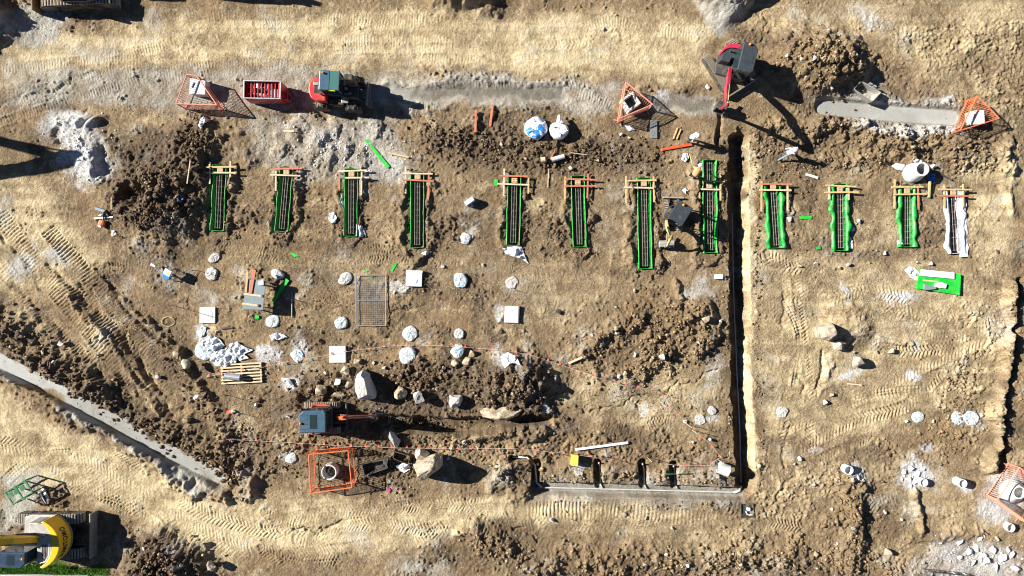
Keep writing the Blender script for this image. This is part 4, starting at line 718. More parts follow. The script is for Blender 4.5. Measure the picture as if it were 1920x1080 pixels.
SPOTS = [('on the big brown mound', 1530, 120), ('below the two bulk bags', 1040, 300), ('on the rust brown dig', 1190, 650), ('near the last footings on the right', 1620, 460), ('near the boulders on the sand', 1590, 680), ('along the right edge ridge', 1890, 600), ('in the left dark ridge', 90, 650), ('near the timber pallet', 440, 660), ('in the dark spoil row', 700, 700), ('near the bottom bunting', 850, 845), ('by the drain trench', 1180, 960), ('on the bottom left heap', 320, 1045), ('among the bottom edge clods', 1380, 1050), ('near the upright pipes', 1660, 960), ('north of the square pads', 860, 500), ('above the open pit box', 1175, 255)]
NTH = ORD + ['thirteenth', 'fourteenth', 'fifteenth', 'sixteenth', 'seventeenth', 'eighteenth']
def spot(u, v): return min(SPOTS, key=lambda q: (q[1] - u) ** 2 + (q[2] - v) ** 2)[0]
def stone_label(u, v, s): n_ = spot(u, v); mates = sorted(p for p in loose if spot(*p) == n_); return '%s from the left of the loose stones lying %s' % (NTH[mates.index((u, v))], n_)
for i, (u, v) in enumerate(loose):
    g = random.Random(900 + i); s = g.uniform(3.2, 5.6)
    rock(u, v, s, s * g.uniform(.7, 1), s / PXM * 1.4, g.uniform(0, 180), g.choice([m_rock, m_rock, m_rockg, m_rockb, m_chalk]), stone_label(u, v, s), 900 + i, cat='stone', group='loose stones scattered over the site', name='loose_stone')
# white rubble
CH = ([(1696, 885, 9), (1710, 877, 10), (1722, 890, 8), (1705, 898, 9), (1718, 905, 9), (1692, 898, 7), (1730, 880, 7), (1708, 912, 6), (1800, 1018, 10), (1816, 1034, 11), (1832, 1026, 12), (1846, 1040, 10), (1862, 1030, 12), (1880, 1046, 13), (1898, 1040, 11), (1850, 1055, 12), (1870, 1064, 13), (1905, 1064, 15), (1825, 1056, 9), (1890, 1030, 8), (1800, 1046, 9), (1838, 1012, 8), (1608, 896, 8), (1598, 900, 6), (1812, 915, 6), (1793, 902, 7)])
for i, (u, v, s) in enumerate(CH):
    low = v > 1000; nth = NTH[sorted(c_[:2] for c_ in CH if (c_[1] > 1000) == low).index((u, v))]
    g = random.Random(1500 + i); rock(u, v, s * .8, s * g.uniform(.4, .8), s / PXM * g.uniform(.5, .9), g.uniform(0, 180), m_chalk, '%s from the left of the white chalk blocks %s' % (nth, 'heaped in the bottom right corner' if low else 'beside the upright pipes'), 1500 + i, cat='rubble', group='chalk blocks in the bottom right corner' if v > 1000 else 'chalk blocks beside the upright pipes', name='chalk_block')
# ================================================================ LOOSE SOIL: clods too many to count, one mass for each heap
tmpl = []
for q in range(10):
    g = random.Random(q); bm = hull_rock([Vector((g.gauss(0, 1), g.gauss(0, 1), g.gauss(0, 1))).normalized() * g.uniform(.75, 1.1) for _ in range(10)]); bmesh.ops.triangulate(bm, faces=bm.faces[:]); bm.verts.index_update()
    tmpl.append((np.array([v.co[:] for v in bm.verts], np.float32), np.array([[v.index for v in f.verts] for f in bm.faces], np.int32))); bm.free()
m_clod = mat('dark_clod_soil', (0.105, 0.066, 0.036), 0.97, var=0.65, scale=1.6, bump=.8, bscale=14, second=(0.38, 0.31, 0.215), sscale=6, slo=.54, shi=.66, spec=.15)
m_clodt = mat('tan_clod_soil', (0.20, 0.135, 0.07), 0.97, var=0.5, scale=2, bump=.8, bscale=14, second=(0.52, 0.43, 0.29), sscale=6, slo=.54, shi=.66, spec=.15)
m_grav = mat('grey_gravel_bits', (0.40, 0.39, 0.37), 0.95, var=0.45, scale=6, spec=.2)
m_whitebits = mat('white_rubble_bits', (0.68, 0.68, 0.66), 0.95, var=0.3, scale=6, spec=.2)
def clods(label, zones, n, r0, r1, m, seed, name='soil_clods', pw=2.6):
    """zones: (u,v,ru,rv,ang) ellipses or [pts],width strokes; positions thinned by noise"""
    g = np.random.default_rng(seed); VV, FF, off = [], [], 0; ar = [z[2] * z[3] if len(z) == 5 else z[1] * sum(math.hypot(a[0] - b[0], a[1] - b[1]) for a, b in zip(z[0], z[0][1:])) / 3 for z in zones]; tot = sum(ar)
    for z, A in zip(zones, ar):
        for _ in range(int(n * A / tot)):
            if len(z) == 5:
                t = g.random() * 2 * PI; q = min(1.25, abs(g.normal(0, .55))); x, y = math.cos(t) * q * z[2], math.sin(t) * q * z[3]; c, s = math.cos(R(z[4])), math.sin(R(z[4])); u, v = z[0] + x * c - y * s, z[1] + x * s + y * c
            else:
                i = g.integers(0, len(z[0]) - 1); t = g.random(); a, b = z[0][i], z[0][i + 1]; u = a[0] + (b[0] - a[0]) * t + g.normal(0, z[1] * .3); v = a[1] + (b[1] - a[1]) * t + g.normal(0, z[1] * .3)
            p = P(u, v); i_ = min(max(int(np.searchsorted(xs, p.x)), 0), NX - 1); j_ = min(max(int(np.searchsorted(ys, p.y)), 0), NY - 1)
            if N05[j_, i_] < .40 or trk[j_, i_] > .6: continue
            r = .85 * (r0 + (r1 - r0) * g.random() ** pw); tv, tf = tmpl[g.integers(0, 10)]; an = g.random() * 6.28; c, s = math.cos(an), math.sin(an)
            w = tv * (r * np.array([1, g.uniform(.6, 1), g.uniform(.5, .85)], np.float32)); w = np.stack([w[:, 0] * c - w[:, 1] * s + p.x, w[:, 0] * s + w[:, 1] * c + p.y, w[:, 2] + Z[j_, i_] + r * .25], -1)
            VV.append(w); FF.append(tf + off); off += len(tv)
    VV = np.concatenate(VV); FF = np.concatenate(FF); me_ = bpy.data.meshes.new(name); me_.vertices.add(len(VV)); me_.vertices.foreach_set('co', VV.ravel()); me_.loops.add(FF.size); me_.loops.foreach_set('vertex_index', FF.ravel()); me_.polygons.add(len(FF))
    me_.polygons.foreach_set('loop_start', np.arange(0, FF.size, 3, dtype=np.int32)); me_.polygons.foreach_set('loop_total', np.full(len(FF), 3, np.int32)); me_.update(calc_edges=True); me_.materials.append(m)
    return tag(link(name, me_), label, 'soil', None, 'stuff')
clods('brown clods on the big round mound beside the red excavator', [(1540, 120, 80, 56, 10)], 2600, .03, .18, m_clodt, 1)
clods('dark clods heaped round a hollow left of the first footing', [(300, 375, 85, 66, -20), (375, 265, 44, 44, 0)], 3000, .03, .18, m_clod, 2)
clods('dark clods of the heap right of the orange excavator', [(960, 718, 82, 48, 0), (800, 705, 90, 38, 0), (620, 735, 80, 34, 0), (960, 770, 90, 30, 0), (760, 800, 120, 24, 0)], 3800, .03, .17, m_clod, 3)
clods('dark clods along the ridge above the pale drain strip', [([(-10, 600), (70, 655), (170, 725), (280, 800), (400, 850), (450, 905)], 66), ([(300, 640), (380, 740), (440, 830)], 50)], 1700, .04, .24, m_clod, 4)
clods('dark clods of the heap at the bottom left', [(310, 1052, 80, 50, 10)], 1600, .03, .2, m_clod, 5)
clods('brown clods around the rust coloured dig', [([(1095, 655), (1190, 605), (1260, 580), (1325, 620), (1300, 655), (1230, 670), (1200, 705), (1110, 695)], 60)], 1300, .04, .22, m_clodt, 6)
clods('tan clods in the strip between footings and top slot', [([(1400, 265), (1550, 240), (1700, 270), (1890, 290)], 60), ([(1440, 320), (1640, 300), (1860, 310)], 40)], 1500, .035, .17, m_clodt, 7)
clods('dark clods in the belt below the two bulk bags', [([(800, 245), (960, 285), (1120, 290), (1260, 285)], 60), ([(800, 245), (960, 285), (1100, 300)], 50)], 1600, .035, .19, m_clod, 8)
clods('clods thrown up beside the footing trenches', [([(u0 + 18, v0), (u1 + 20, v1 + 10)], 16) for u0, v0, u1, v1 in FOOT[:8]] + [([(u0 - 16, v0 + 30), (u1 - 18, v1 + 8)], 12) for u0, v0, u1, v1 in FOOT[:8]] + [(FOOT[5][2] + 5, 475, 22, 10, 0), (1245, 500, 30, 16, 0), (445, 445, 24, 14, 0), (530, 445, 24, 12, 0)], 1500, .035, .16, m_clod, 9)
clods('tan clods along the ridge at the right edge', [([(1905, 530), (1893, 640), (1880, 740), (1868, 880)], 26), ([(1820, 640), (1800, 760), (1760, 850)], 70)], 900, .035, .17, m_clodt, 10)
clods('clods strewn along the bottom edge of the site', [([(1000, 1060), (1180, 1060), (1350, 1050), (1480, 1040), (1660, 1060)], 60), ([(1580, 890), (1600, 980), (1590, 1070)], 56), ([(880, 1000), (950, 1030), (1010, 1075)], 50)], 2000, .04, .2, m_clodt, 11)
clods('brown clods around the bottom bunting and barrier', [([(430, 830), (700, 840), (940, 830)], 40), ([(440, 860), (560, 880), (760, 900), (760, 850)], 50), ([(930, 870), (1000, 900)], 40)], 1200, .035, .17, m_clod, 12)
clods('tan clods crumbled along the two straight trenches', [([(1420, 300), (1420, 500), (1424, 700), (1426, 880)], 14), ([(1362, 300), (1362, 560), (1366, 760), (1372, 890)], 12), ([(1010, 898), (1130, 896), (1260, 900), (1370, 905)], 16), ([(1000, 945), (1200, 950), (1380, 950)], 16)], 1100, .03, .14, m_clodt, 18)
clods('large dark earth lumps lying in the spoil heaps', [(300, 375, 80, 60, -20), (960, 718, 80, 44, 0), (780, 710, 100, 40, 0), (310, 1052, 74, 44, 10), (620, 740, 60, 30, 0)], 330, .14, .34, m_clod, 19, pw=1.6)
clods('large brown earth lumps lying in the tan heaps', [(1535, 118, 76, 52, 14), (1230, 640, 110, 50, 0), (1600, 960, 50, 90, 0), (1300, 1060, 260, 24, 0), (960, 1040, 60, 30, 0), (1180, 890, 190, 16, 0), (1700, 280, 180, 20, 0)], 420, .12, .28, m_clodt, 20, pw=1.8)
clods('small brown crumbs scattered over the middle of the site', [(620, 560, 300, 110, 0), (1050, 450, 300, 150, 0), (1250, 760, 160, 90, 0), (1180, 890, 240, 40, 0), (500, 700, 160, 60, 0), (1600, 420, 250, 80, 0), (240, 620, 160, 120, 30)], 2600, .025, .09, m_clodt, 13)
_full = tmpl; tmpl = []
for q in range(10):
    g = random.Random(q + 40); vv = np.array([(1, 0, 0), (0, 1, 0), (-1, 0, 0), (0, -1, 0), (0, 0, 1)], np.float32) * np.array([[g.uniform(.7, 1.2)] for _ in range(5)], np.float32); vv[4, :2] = (g.uniform(-.4, .4), g.uniform(-.4, .4)); tmpl.append((vv, np.array([(0, 1, 4), (1, 2, 4), (2, 3, 4), (3, 0, 4)], np.int32)))
clods('fine brown grit strewn over the middle of the site', [(560, 570, 360, 120, 0), (1040, 430, 360, 150, 0), (1240, 740, 190, 150, 0), (1180, 960, 400, 110, 0), (480, 760, 260, 120, 0), (620, 420, 360, 120, 0)], 20000, .02, .05, m_clodt, 16, 'soil_grit', 1.5)
clods('fine pale grit strewn over the whole site', [(960, 540, 800, 400, 0), (1650, 560, 280, 380, 0), (200, 560, 240, 300, 0), (700, 270, 500, 60, 0), (1650, 180, 280, 160, 0)], 26000, .022, .05, mat('pale_grit', (.46, .39, .29), .95, var=.5, scale=4), 17, 'soil_grit', 1.5)
tmpl = _full
clods('grey gravel bits along the crushed rock strip', [([(40, 60), (110, 40)], 40), ([(200, 190), (500, 215), (760, 210), (1100, 205)], 40), ([(690, 162), (1060, 160)], 14), ([(110, 748), (280, 862), (410, 935)], 14)], 700, .025, .08, m_grav, 14, 'gravel')
clods('white chalk bits spread over the pale rubble patches', [(650, 280, 120, 46, 8), (150, 275, 60, 60, 0), (1710, 893, 34, 28, 0), (1840, 1045, 90, 36, 10), (1700, 246, 100, 10, 4), (1640, 186, 60, 8, 8), (1605, 892, 20, 16, 0)], 1500, .025, .12, m_whitebits, 15, 'chalk_bits')
# ================================================================ MACHINES
def bucket_mesh(w, r, t=.03):
    """digging bucket; local x forward (mouth side), y across, hinge at the origin, shell hangs below"""
    mb = MB(); prof = [(0.0, 0.0)] + [(r * (-.15 + .95 * math.sin(a)) * .9, -r * (.55 - .62 * math.cos(a)) * 1.0 - r * .1) for a in [R(x) for x in (-70, -100, -130, -160, 170, 140, 110)]]
    prof = [(0.05 * r, 0), (-.45 * r, -.12 * r), (-.72 * r, -.48 * r), (-.66 * r, -.85 * r), (-.35 * r, -1.12 * r), (.1 * r, -1.18 * r), (.62 * r, -1.05 * r)]
    for (a, b), (c, d) in zip(prof[:-1], prof[1:]): mb.bar((a, 0, b), (c, 0, d), w, t, up=(0, 1, 0) if False else (0, 0, 1))
    for s in (-1, 1): mb.side(prof + [(.35 * r, -.3 * r)], s * w / 2 - t / 2, s * w / 2 + t / 2)
    for k in range(5): mb.box((.70 * r, -w / 2 + w * (k + .5) / 5, -1.04 * r), (.2 * r, w * .07, .05 * r))
    for s in (-1, 1): mb.box((0, s * w * .16, .06 * r), (.3 * r, t, .26 * r))
    return mb
def tracks_on(root, rz, L, W, tw, th, mpad, mframe):
    M = Matrix.Rotation(rz, 3, 'Z')
    for s in (-1, 1):
        y = s * (W - tw) / 2; r = th / 2; hl = L / 2 - r
        loop = [(hl + r * math.sin(a), r - r * math.cos(a)) for a in [PI * i / 8 for i in range(9)]] + [(-hl - r * math.sin(a), r + r * math.cos(a)) for a in [PI * i / 8 for i in range(9)]]
        tk = MB().side([(x * .985, z * .94 + th * .03) for x, z in loop], y - tw / 2 + .03, y + tw / 2 - .03).build('track', m_black, root, rot=(0, 0, rz))
        mb = MB(); pts = loop + [loop[0]]; tot = 0; step = max(.11, L / 24); acc = 0
        seg = [(Vector((a[0], 0, a[1])), Vector((b[0], 0, b[1]))) for a, b in zip(pts, pts[1:])]; nxt = 0
        for a, b in seg:
            l = (b - a).length
            while nxt <= acc + l and l > 1e-6:
                p = a + (b - a) * ((nxt - acc) / l); d = (b - a).normalized(); nn = Vector((d.z, 0, -d.x)); c = p + nn * .012
                mb.bar(Vector((c.x, y, c.z)) - d * step * .33, Vector((c.x, y, c.z)) + d * step * .33, tw, .035, up=nn)
                e = c + nn * .022; mb.bar(Vector((e.x, y, e.z)) - d * .02, Vector((e.x, y, e.z)) + d * .02, tw * .94, .03, up=nn); nxt += step
            acc += l
        mb.build('track_shoes', mpad, tk)
        for k in range(5): MB().tube([(-hl + 2 * hl * k / 4, y - tw / 2 + .01, r * (.55 if 0 < k < 4 else 1)), (-hl + 2 * hl * k / 4, y + tw / 2 - .01, r * (.55 if 0 < k < 4 else 1))], r * (.42 if 0 < k < 4 else .8), 12).build('roller', mframe, tk)
        MB().box((0, y, r), (hl * 1.9, tw * .55, r * .7)).build('side_frame', mframe, tk)
    MB().box((0, 0, th * .6), (L * .45, W - tw * .9, th * .45)).build('car_body', mframe, root, .02, rot=(0, 0, rz))
def limb(root, rz, pts, ws, hs, m, name, bevel=.015): return MB().sweep(pts, ws, hs).build(name, m, root, bevel, rot=(0, 0, rz))
def ram(root, rz, p, q, r): 
    p = Vector(p); q = Vector(q); m_ = p + (q - p) * .6
    o = MB().tube([p, m_], r, 10).build('hydraulic_cylinder', m_darksteel, root, rot=(0, 0, rz), smooth=True); MB().tube([m_, q], r * .55, 8).build('rod', m_chrome, o, smooth=True)
def excavator(label, base, rt, rh, spec):
    """local x = forward of the house"""
    root = empty('excavator', base, 0, label, 'excavator'); s = spec; L, W, tw, th = s['track']
    tracks_on(root, rt, L, W, tw, th, s.get('pad', m_trackpad), m_darksteel)
    hl, hw, hb, z0 = s['front'], s['half'], s['rear'], th + .06; rot = (0, 0, rh)
    MB().tube([(0, 0, th * .7), (0, 0, z0 + .02)], hw * .6, 20).build('slew_ring', m_darksteel, root, rot=rot)
    rear = [(-hb * math.cos(a) * 1.0 + (0 if abs(a) < 1.5 else 0), hw * math.sin(a) / math.sin(R(68))) for a in [R(x) for x in range(-68, 69, 8)]]
    plan = [(hl, -hw * .9), (hl, hw * .9), (hl * .6, hw)] + rear[::-1] + [(hl * .6, -hw)]
    MB().prism(plan, z0, z0 + .22).build('deck', s['body2'], root, .02, rot=rot)
    # counterweight hugging the rounded tail
    inner = [(x * .72, y * .93) for x, y in rear]; cwz = z0 + s['cw']
    cw = MB().prism(rear + inner[::-1], z0 + .02, cwz).build('counterweight', s['body'], root, .05, rot=rot)
    # engine hood and right-hand deck
    hood = [(-hb * .70, hw * .80), (-hb * .72, 0), (-hb * .68, -hw * .80), (-hb * .1, -hw * .93), (hl * .25, -hw * .93), (hl * .25, -hw * .28), (-hb * .12, -hw * .2), (-hb * .12, hw * .85)]
    hd = MB().prism(hood, z0 + .2, z0 + s['cw'] * .92, top=.95).build('engine_hood', s['hood'], root, .04, rot=rot)
    for k in range(4): MB().box((-hb * .5 + k * .09, hw * .3, z0 + s['cw'] * .925), (.04, hw * .6, .02)).build('vent_slat', m_black, hd)
    MB().tube([(-hb * .45, -hw * .4, z0 + s['cw'] * .9), (-hb * .45, -hw * .4, z0 + s['cw'] * .9 + .3)], .05, 10).build('exhaust', m_darksteel, hd)
    # cab
    cx0, cx1, cy0, cy1, cz = s['cab']; zc = z0 + .22; cb = None
    if s.get('canopy'):
        cb = MB(); [cb.bar((x, y, zc), (x, y, cz - .04), .06, .06) for x in (cx0 + .05, cx1 - .05) for y in (cy0 + .05, cy1 - .05)]; cb = cb.build('cab', m_black, root, rot=rot)
        MB().box(((cx0 + cx1) / 2, (cy0 + cy1) / 2, cz), (cx1 - cx0, cy1 - cy0, .09)).build('roof', s['roof'], cb, .04)
        MB().box((cx0 + .35, (cy0 + cy1) / 2, zc + .25), (.5, .5, .3)).build('seat', m_black, cb, .05); MB().box((cx0 + .12, (cy0 + cy1) / 2, zc + .55), (.12, .46, .5)).build('seat_back', m_black, cb, .04)
        for y in (cy0 + .18, cy1 - .18): MB().bar((cx1 - .2, y, zc), (cx1 - .12, y, zc + .6), .05, .05).build('control_lever', m_steel, cb)
    else:
        ch = (cx1 - cx0) * .16
        pl = [(cx0, cy0), (cx1 - .02, cy0), (cx1, cy0 + ch * .5), (cx1, cy1 - ch * .5), (cx1 - ch * .4, cy1), (cx0 + ch, cy1), (cx0, cy1 - ch)]
        cb = MB().prism(pl, zc, zc + .45, top=1.0).build('cab', s['cabm'], root, .03, rot=rot)
        for x, y in ((cx0 + .06, cy0 + .05), (cx1 - .07, cy0 + .05), (cx0 + .06, cy1 - ch), (cx1 - ch * .5, cy1 - .06), ((cx0 + cx1) / 2, cy1 - .05)): MB().bar((x, y, zc + .4), (x, y, cz - .04), .07, .07).build('pillar', s['cabm'], cb)
        MB().prism([(x * .99, y * .99) for x, y in pl], zc + .45, cz - .05, top=.97).build('window', m_glass, cb)
        rf = MB().prism(pl, cz - .05, cz + .05, top=.93).build('roof', s['roof'], cb, .03)
        MB().box((cx0 + (cx1 - cx0) * .55, (cy0 + cy1) / 2, cz + .056), ((cx1 - cx0) * .26, (cy1 - cy0) * .62, .018)).build('hatch', s.get('hatch', m_glass), rf, .006)
        for k in range(s.get('ribs', 0)): MB().box((cx0 + (cx1 - cx0) * .2, cy0 + (cy1 - cy0) * (.2 + .2 * k), cz + .06), ((cx1 - cx0) * .28, .035, .03)).build('roof_rib', s['roof'], rf, .008)
        MB().bar((cx1 - .1, cy1 + .03, cz - .7), (cx1 + .12, cy1 + .2, cz - .5), .03, .03).build('mirror_arm', m_black, cb); MB().box((cx1 + .12, cy1 + .2, cz - .55), (.05, .16, .26)).build('mirror', m_black, cb, .01)
    bx = cx0 + .15; MB().lathe([(.07, cz + .03), (.07, cz + .15), (.04, cz + .19), (.001, cz + .2)], (bx, (cy0 + cy1) / 2 - .1 if not s.get('beac') else s['beac'], 0), 12).build('beacon', m_amber, cb, smooth=True)
    # front: joints in world space
    wl = Matrix.Rotation(-rh, 3, 'Z'); J = [wl @ (Vector(p) - Vector(base)) for p in s['joints']]; bw = s['bw']; n = len(J)
    foot, knee, knuck, wrist = J[:4]
    def samples(a, k, b): return [a * ((1 - t) ** 2) + k * (2 * t * (1 - t)) + b * (t * t) for t in [i / 6 for i in range(7)]]
    bp_ = samples(foot, knee, knuck); limb(root, rh, bp_, [bw * 1.1, bw, bw, bw, bw, bw * .9, bw * .8], [bw * 1.0, bw * 1.4, bw * 1.6, bw * 1.7, bw * 1.5, bw * 1.2, bw * .9], s['boom'], 'boom')
    up = (knuck - wrist).normalized() * bw * 1.6
    limb(root, rh, [knuck + up, knuck, knuck * .5 + wrist * .5, wrist], [bw * .7] * 4, [bw * .6, bw * 1.4, bw * 1.1, bw * .6], s['stick'], 'stick')
    lat = Vector((0, 0, 1)).cross(Vector((knuck.x - foot.x, knuck.y - foot.y, 0))).normalized() if (knuck - foot).xy.length > .05 else Vector((0, 1, 0))
    for sd in (-1, 1): ram(root, rh, foot + lat * sd * bw * .7 + Vector((0, 0, -.15)), bp_[3] + lat * sd * bw * .7, bw * .2)
    ram(root, rh, bp_[3] + Vector((0, 0, bw * .9)), knuck + up + Vector((0, 0, bw * .2)), bw * .2)
    ram(root, rh, knuck + up * .3 + (bp_[4] - knuck).normalized() * -bw * .7, wrist + Vector((0, 0, bw * .6)), bw * .16)
    for sd, hm in ((-.25, m_black), (.05, m_black), (.3, s.get('hose', m_black))): MB().tube([p + lat * sd * bw + Vector((0, 0, bw * (.55 + .28 * math.sin(PI * i / 6)) + .03)) for i, p in enumerate(bp_)], .022, 6).build('hose', hm, root, rot=(0, 0, rh), smooth=True)
    for q, qr in ((foot, .5), (knuck, .42), (wrist, .34)): MB().tube([q - lat * bw * .75, q + lat * bw * .75], bw * qr, 12).build('pivot_pin', m_darksteel, root, rot=(0, 0, rh))
    hz = math.atan2((knuck - foot).y, (knuck - foot).x)
    if s.get('bucket'):
        w_, r_, ry = s['bucket']; bmb = bucket_mesh(w_, r_); bo = bmb.build('bucket', s.get('bm', m_darksteel), root); bo.location = Matrix.Rotation(rh, 3, 'Z') @ wrist; bo.rotation_euler = (0, ry, rh + hz)
    if s.get('blade'):
        bd, bwid, bh, bm_ = s['blade']; bl = MB(); bl.sweep([(bd, -bwid / 2, .02 + bh / 2), (bd, bwid / 2, .02 + bh / 2)], [.10, .10], [bh, bh]); mbb = MB().box((bd, 0, bh / 2 + .03), (.09, bwid, bh)).build('dozer_blade', bm_, root, .02, rot=(0, 0, rt))
        sg = 1 if bd > 0 else -1
        for y in (-bwid * .22, bwid * .22): MB().bar((sg * L * .2, y, th * .5), (bd - sg * .03, y, bh * .5), .10, .14).build('blade_arm', m_darksteel, mbb)
    return root, cw, cb
def GP(u, v, z): return Vector(((u - 960) / PXM, (540 - v) / PXM, z))
# red excavator top right: slewed over its crawler, boom high, bucket in the slot
b0 = P(1366, 124, .4); b0.z = 0
excavator('red and charcoal excavator digging beside the big brown mound', b0, math.atan2(-64, 40), R(-104), dict(
    track=(2.6, 2.25, .45, .62), front=.8, half=.88, rear=1.02, cw=.85, body=m_crimson, body2=m_darksteel, hood=m_char, cabm=m_char, roof=m_char, hatch=m_char, cab=(-.8, .98, .02, .98, 2.6), ribs=0,
    boom=m_crimson, stick=m_crimson, bw=.20, joints=[P(1369, 130, 1.35), P(1362, 160, 4.6), P(1362, 196, 4.1), P(1352, 204, .95)], bucket=(.6, .55, .4), bm=m_darksteel, hose=m_paleyellow, blade=(1.6, 2.2, .45, m_steel)))
# small orange excavator in the middle of the dark spoil
b1 = P(604, 783, .35); b1.z = 0
excavator('small orange excavator with blue grey roof working in the dark spoil', b1, R(1), R(1), dict(
    track=(2.15, 1.95, .38, .5), front=.62, half=.88, rear=.98, cw=.75, body=m_orangepaint, body2=m_orangepaint, hood=m_char, cabm=m_char, roof=m_teal, hatch=m_glass, cab=(-.86, .78, -.55, .80, 2.3), ribs=4, beac=.05,
    boom=m_orangepaint, stick=m_orangepaint, bw=.21, joints=[P(634, 783, 1.0), P(652, 782, 3.6), P(650, 782, 3.1), P(706, 780, 1.2)], bucket=(.5, .45, .9), bm=m_darksteel, blade=(1.5, 1.7, .38, m_darksteel)))
# mini excavator with canopy between the footings
b2 = P(1262, 405, .3); b2.z = 0.02
excavator('mini excavator with black canopy and pale yellow boom between two footings', b2, R(-92), R(-122), dict(
    track=(1.65, 1.15, .26, .42), front=.55, half=.58, rear=.62, cw=.6, body=m_char, body2=m_darksteel, hood=m_black, cabm=m_black, roof=m_char, canopy=True, cab=(-.62, .62, -.5, .5, 2.15),
    boom=m_paleyellow, stick=m_paleyellow, bw=.15, joints=[P(1250, 412, .75), P(1248, 425, 2.3), P(1258, 445, 1.75), P(1251, 462, .55)], bucket=(.85, .38, .5), bm=m_dusty, blade=(-1.15, 1.3, .25, m_dusty)))
# yellow excavator bottom left
b3 = P(96, 1003, .5); b3.z = 0
root, cw, cb = excavator('yellow excavator with lettered counterweight at the bottom left corner', b3, R(0), R(179), dict(
    track=(3.9, 2.75, .6, .8), front=1.25, half=1.42, rear=1.6, cw=1.3, body=m_yellow, body2=m_dusty, hood=m_dusty, cabm=m_char, roof=mat('dark_blue_roof', (.035, .06, .10), .25, var=.3, dust=.1), hatch=m_glass, cab=(.1, 1.75, .30, 1.25, 2.5), ribs=0,
    boom=m_yellow, stick=m_yellow, bw=.36, joints=[P(72, 1010, 1.8), P(-10, 1012, 5.2), P(-75, 1015, 4.0), P(-130, 1015, .9)], bucket=(.9, .8, .6), blade=(2.55, 2.75, .75, m_steel)))
# lettering bent round the tail of the yellow excavator
cu = bpy.data.curves.new('lettering', 'FONT'); cu.body = 'SUMITOMO'; cu.size = .56; cu.extrude = .004; cu.offset = .016; cu.align_x = 'CENTER'; cu.align_y = 'CENTER'; cu.space_character = 1.12
to = bpy.data.objects.new('lettering_source', cu); col.objects.link(to); bpy.context.view_layer.update()
lm_ = bpy.data.meshes.new_from_object(to.evaluated_get(bpy.context.evaluated_depsgraph_get())); bpy.data.objects.remove(to)
zt_ = .8 + .06 + .72
for v_i in lm_.vertices:
    x, y, z = v_i.co; th_ = -x * .58 / 1.48        # letters run round the upright tail face
    v_i.co = (-(1.6 + .008 + z) * math.cos(th_), (1.42 / math.sin(R(68)) + .008 + z) * math.sin(th_), zt_ + y)
lm_.materials.clear(); lm_.materials.append(m_ink); link('lettering', lm_, cw)
MB().tube([(-.2, 1.15, 2.1), (-.75, 1.0, 2.15), (-1.0, .55, 2.15), (-1.0, -.1, 2.15)], .022, 8).build('hand_rail', m_white, root, rot=(0, 0, R(179)))
mbg = MB()
for k in range(6): mbg.bar((-1.05 + k * .16, -.95, 2.03), (-1.05 + k * .16, .25, 2.03), .02, .02)
for k in range(6): mbg.bar((-1.1, -.95 + k * .24, 2.035), (-.2, -.95 + k * .24, 2.035), .02, .02)
mbg.build('walkway_grating', m_black, root, rot=(0, 0, R(179)))
# large machine cut by the top edge, only its lower crawler and brown blade in view
b4 = P(150, -32, .5); b4.z = 0
excavator('large dark crawler machine cut off by the top left edge', b4, R(2.5), R(0), dict(
    track=(4.7, 3.1, .62, 1.0), front=1.4, half=1.45, rear=1.6, cw=1.2, body=m_darksteel, body2=m_darksteel, hood=m_char, cabm=m_char, roof=m_char, hatch=m_char, cab=(-.4, 1.6, .35, 1.4, 3.0),
    boom=m_darksteel, stick=m_darksteel, bw=.4, joints=[GP(200, -46, 1.9), GP(300, -56, 4.6), GP(430, -38, 3.2), GP(450, -30, 1.3)], bucket=(1.2, .9, .4), blade=(-2.75, 3.4, .9, mat('rust_brown_blade', (.22, .12, .05), .7, dust=.3))))
# excavator standing outside the frame on the left; its boom throws the forked shadow
b5 = GP(-640, 88, 0)
excavator('large excavator outside the left edge whose boom shadows the ground', b5, R(0), R(-15), dict(
    track=(4.4, 3.0, .6, .95), front=1.4, half=1.4, rear=1.6, cw=1.2, body=m_yellow, body2=m_darksteel, hood=m_char, cabm=m_char, roof=m_char, hatch=m_char, cab=(-.4, 1.6, .35, 1.4, 3.0),
    boom=m_yellow, stick=m_yellow, bw=.60, joints=[GP(-600, 98, 1.9), GP(-400, 154, 9.5), GP(-171, 217, 6.5), GP(-196, 322, 1.9)], bucket=(1.3, .9, .4)))

# ---- red wheel loader
lt = P(638, 176, .6); lt.z = 0.02
lo = empty('wheel_loader', lt, R(-3), 'compact red wheel loader with glass cab parked beside the red bin', 'loader')
def wheel(x, y, r, w, hub):
    e = MB().lathe([(r * .58, -w / 2), (r * .8, -w / 2), (r * .97, -w * .42), (r, -w * .25), (r, w * .25), (r * .97, w * .42), (r * .8, w / 2), (r * .58, w / 2)], n=28).build('wheel', m_black, lo, smooth=True, loc=(x, y, r), rot=(PI / 2, 0, 0))
    MB().lathe([(r * .58, -w * .3), (r * .5, w * .2 * (-1 if y > 0 else -1)), (r * .2, w * .1), (r * .001, w * .1)], n=20).build('rim', hub, e)
    MB().lathe([(r * .6, -w * .42), (r * .45, -w * .2), (.001, -w * .2)], n=20).build('hub_disc', hub, e); MB().lathe([(r * .6, w * .42), (r * .45, w * .2), (.001, w * .2)], n=20).build('hub_disc', hub, e)
    mb = MB()
    for k in range(22):
        a = 2 * PI * k / 22; mb.box((math.cos(a) * r * .99, math.sin(a) * r * .99, (w * .25) * (1 if k % 2 else -1)), (.06, .09, w * .46), M=Matrix.Rotation(a, 3, 'Z'))
    mb.build('tyre_lugs', m_black, e)
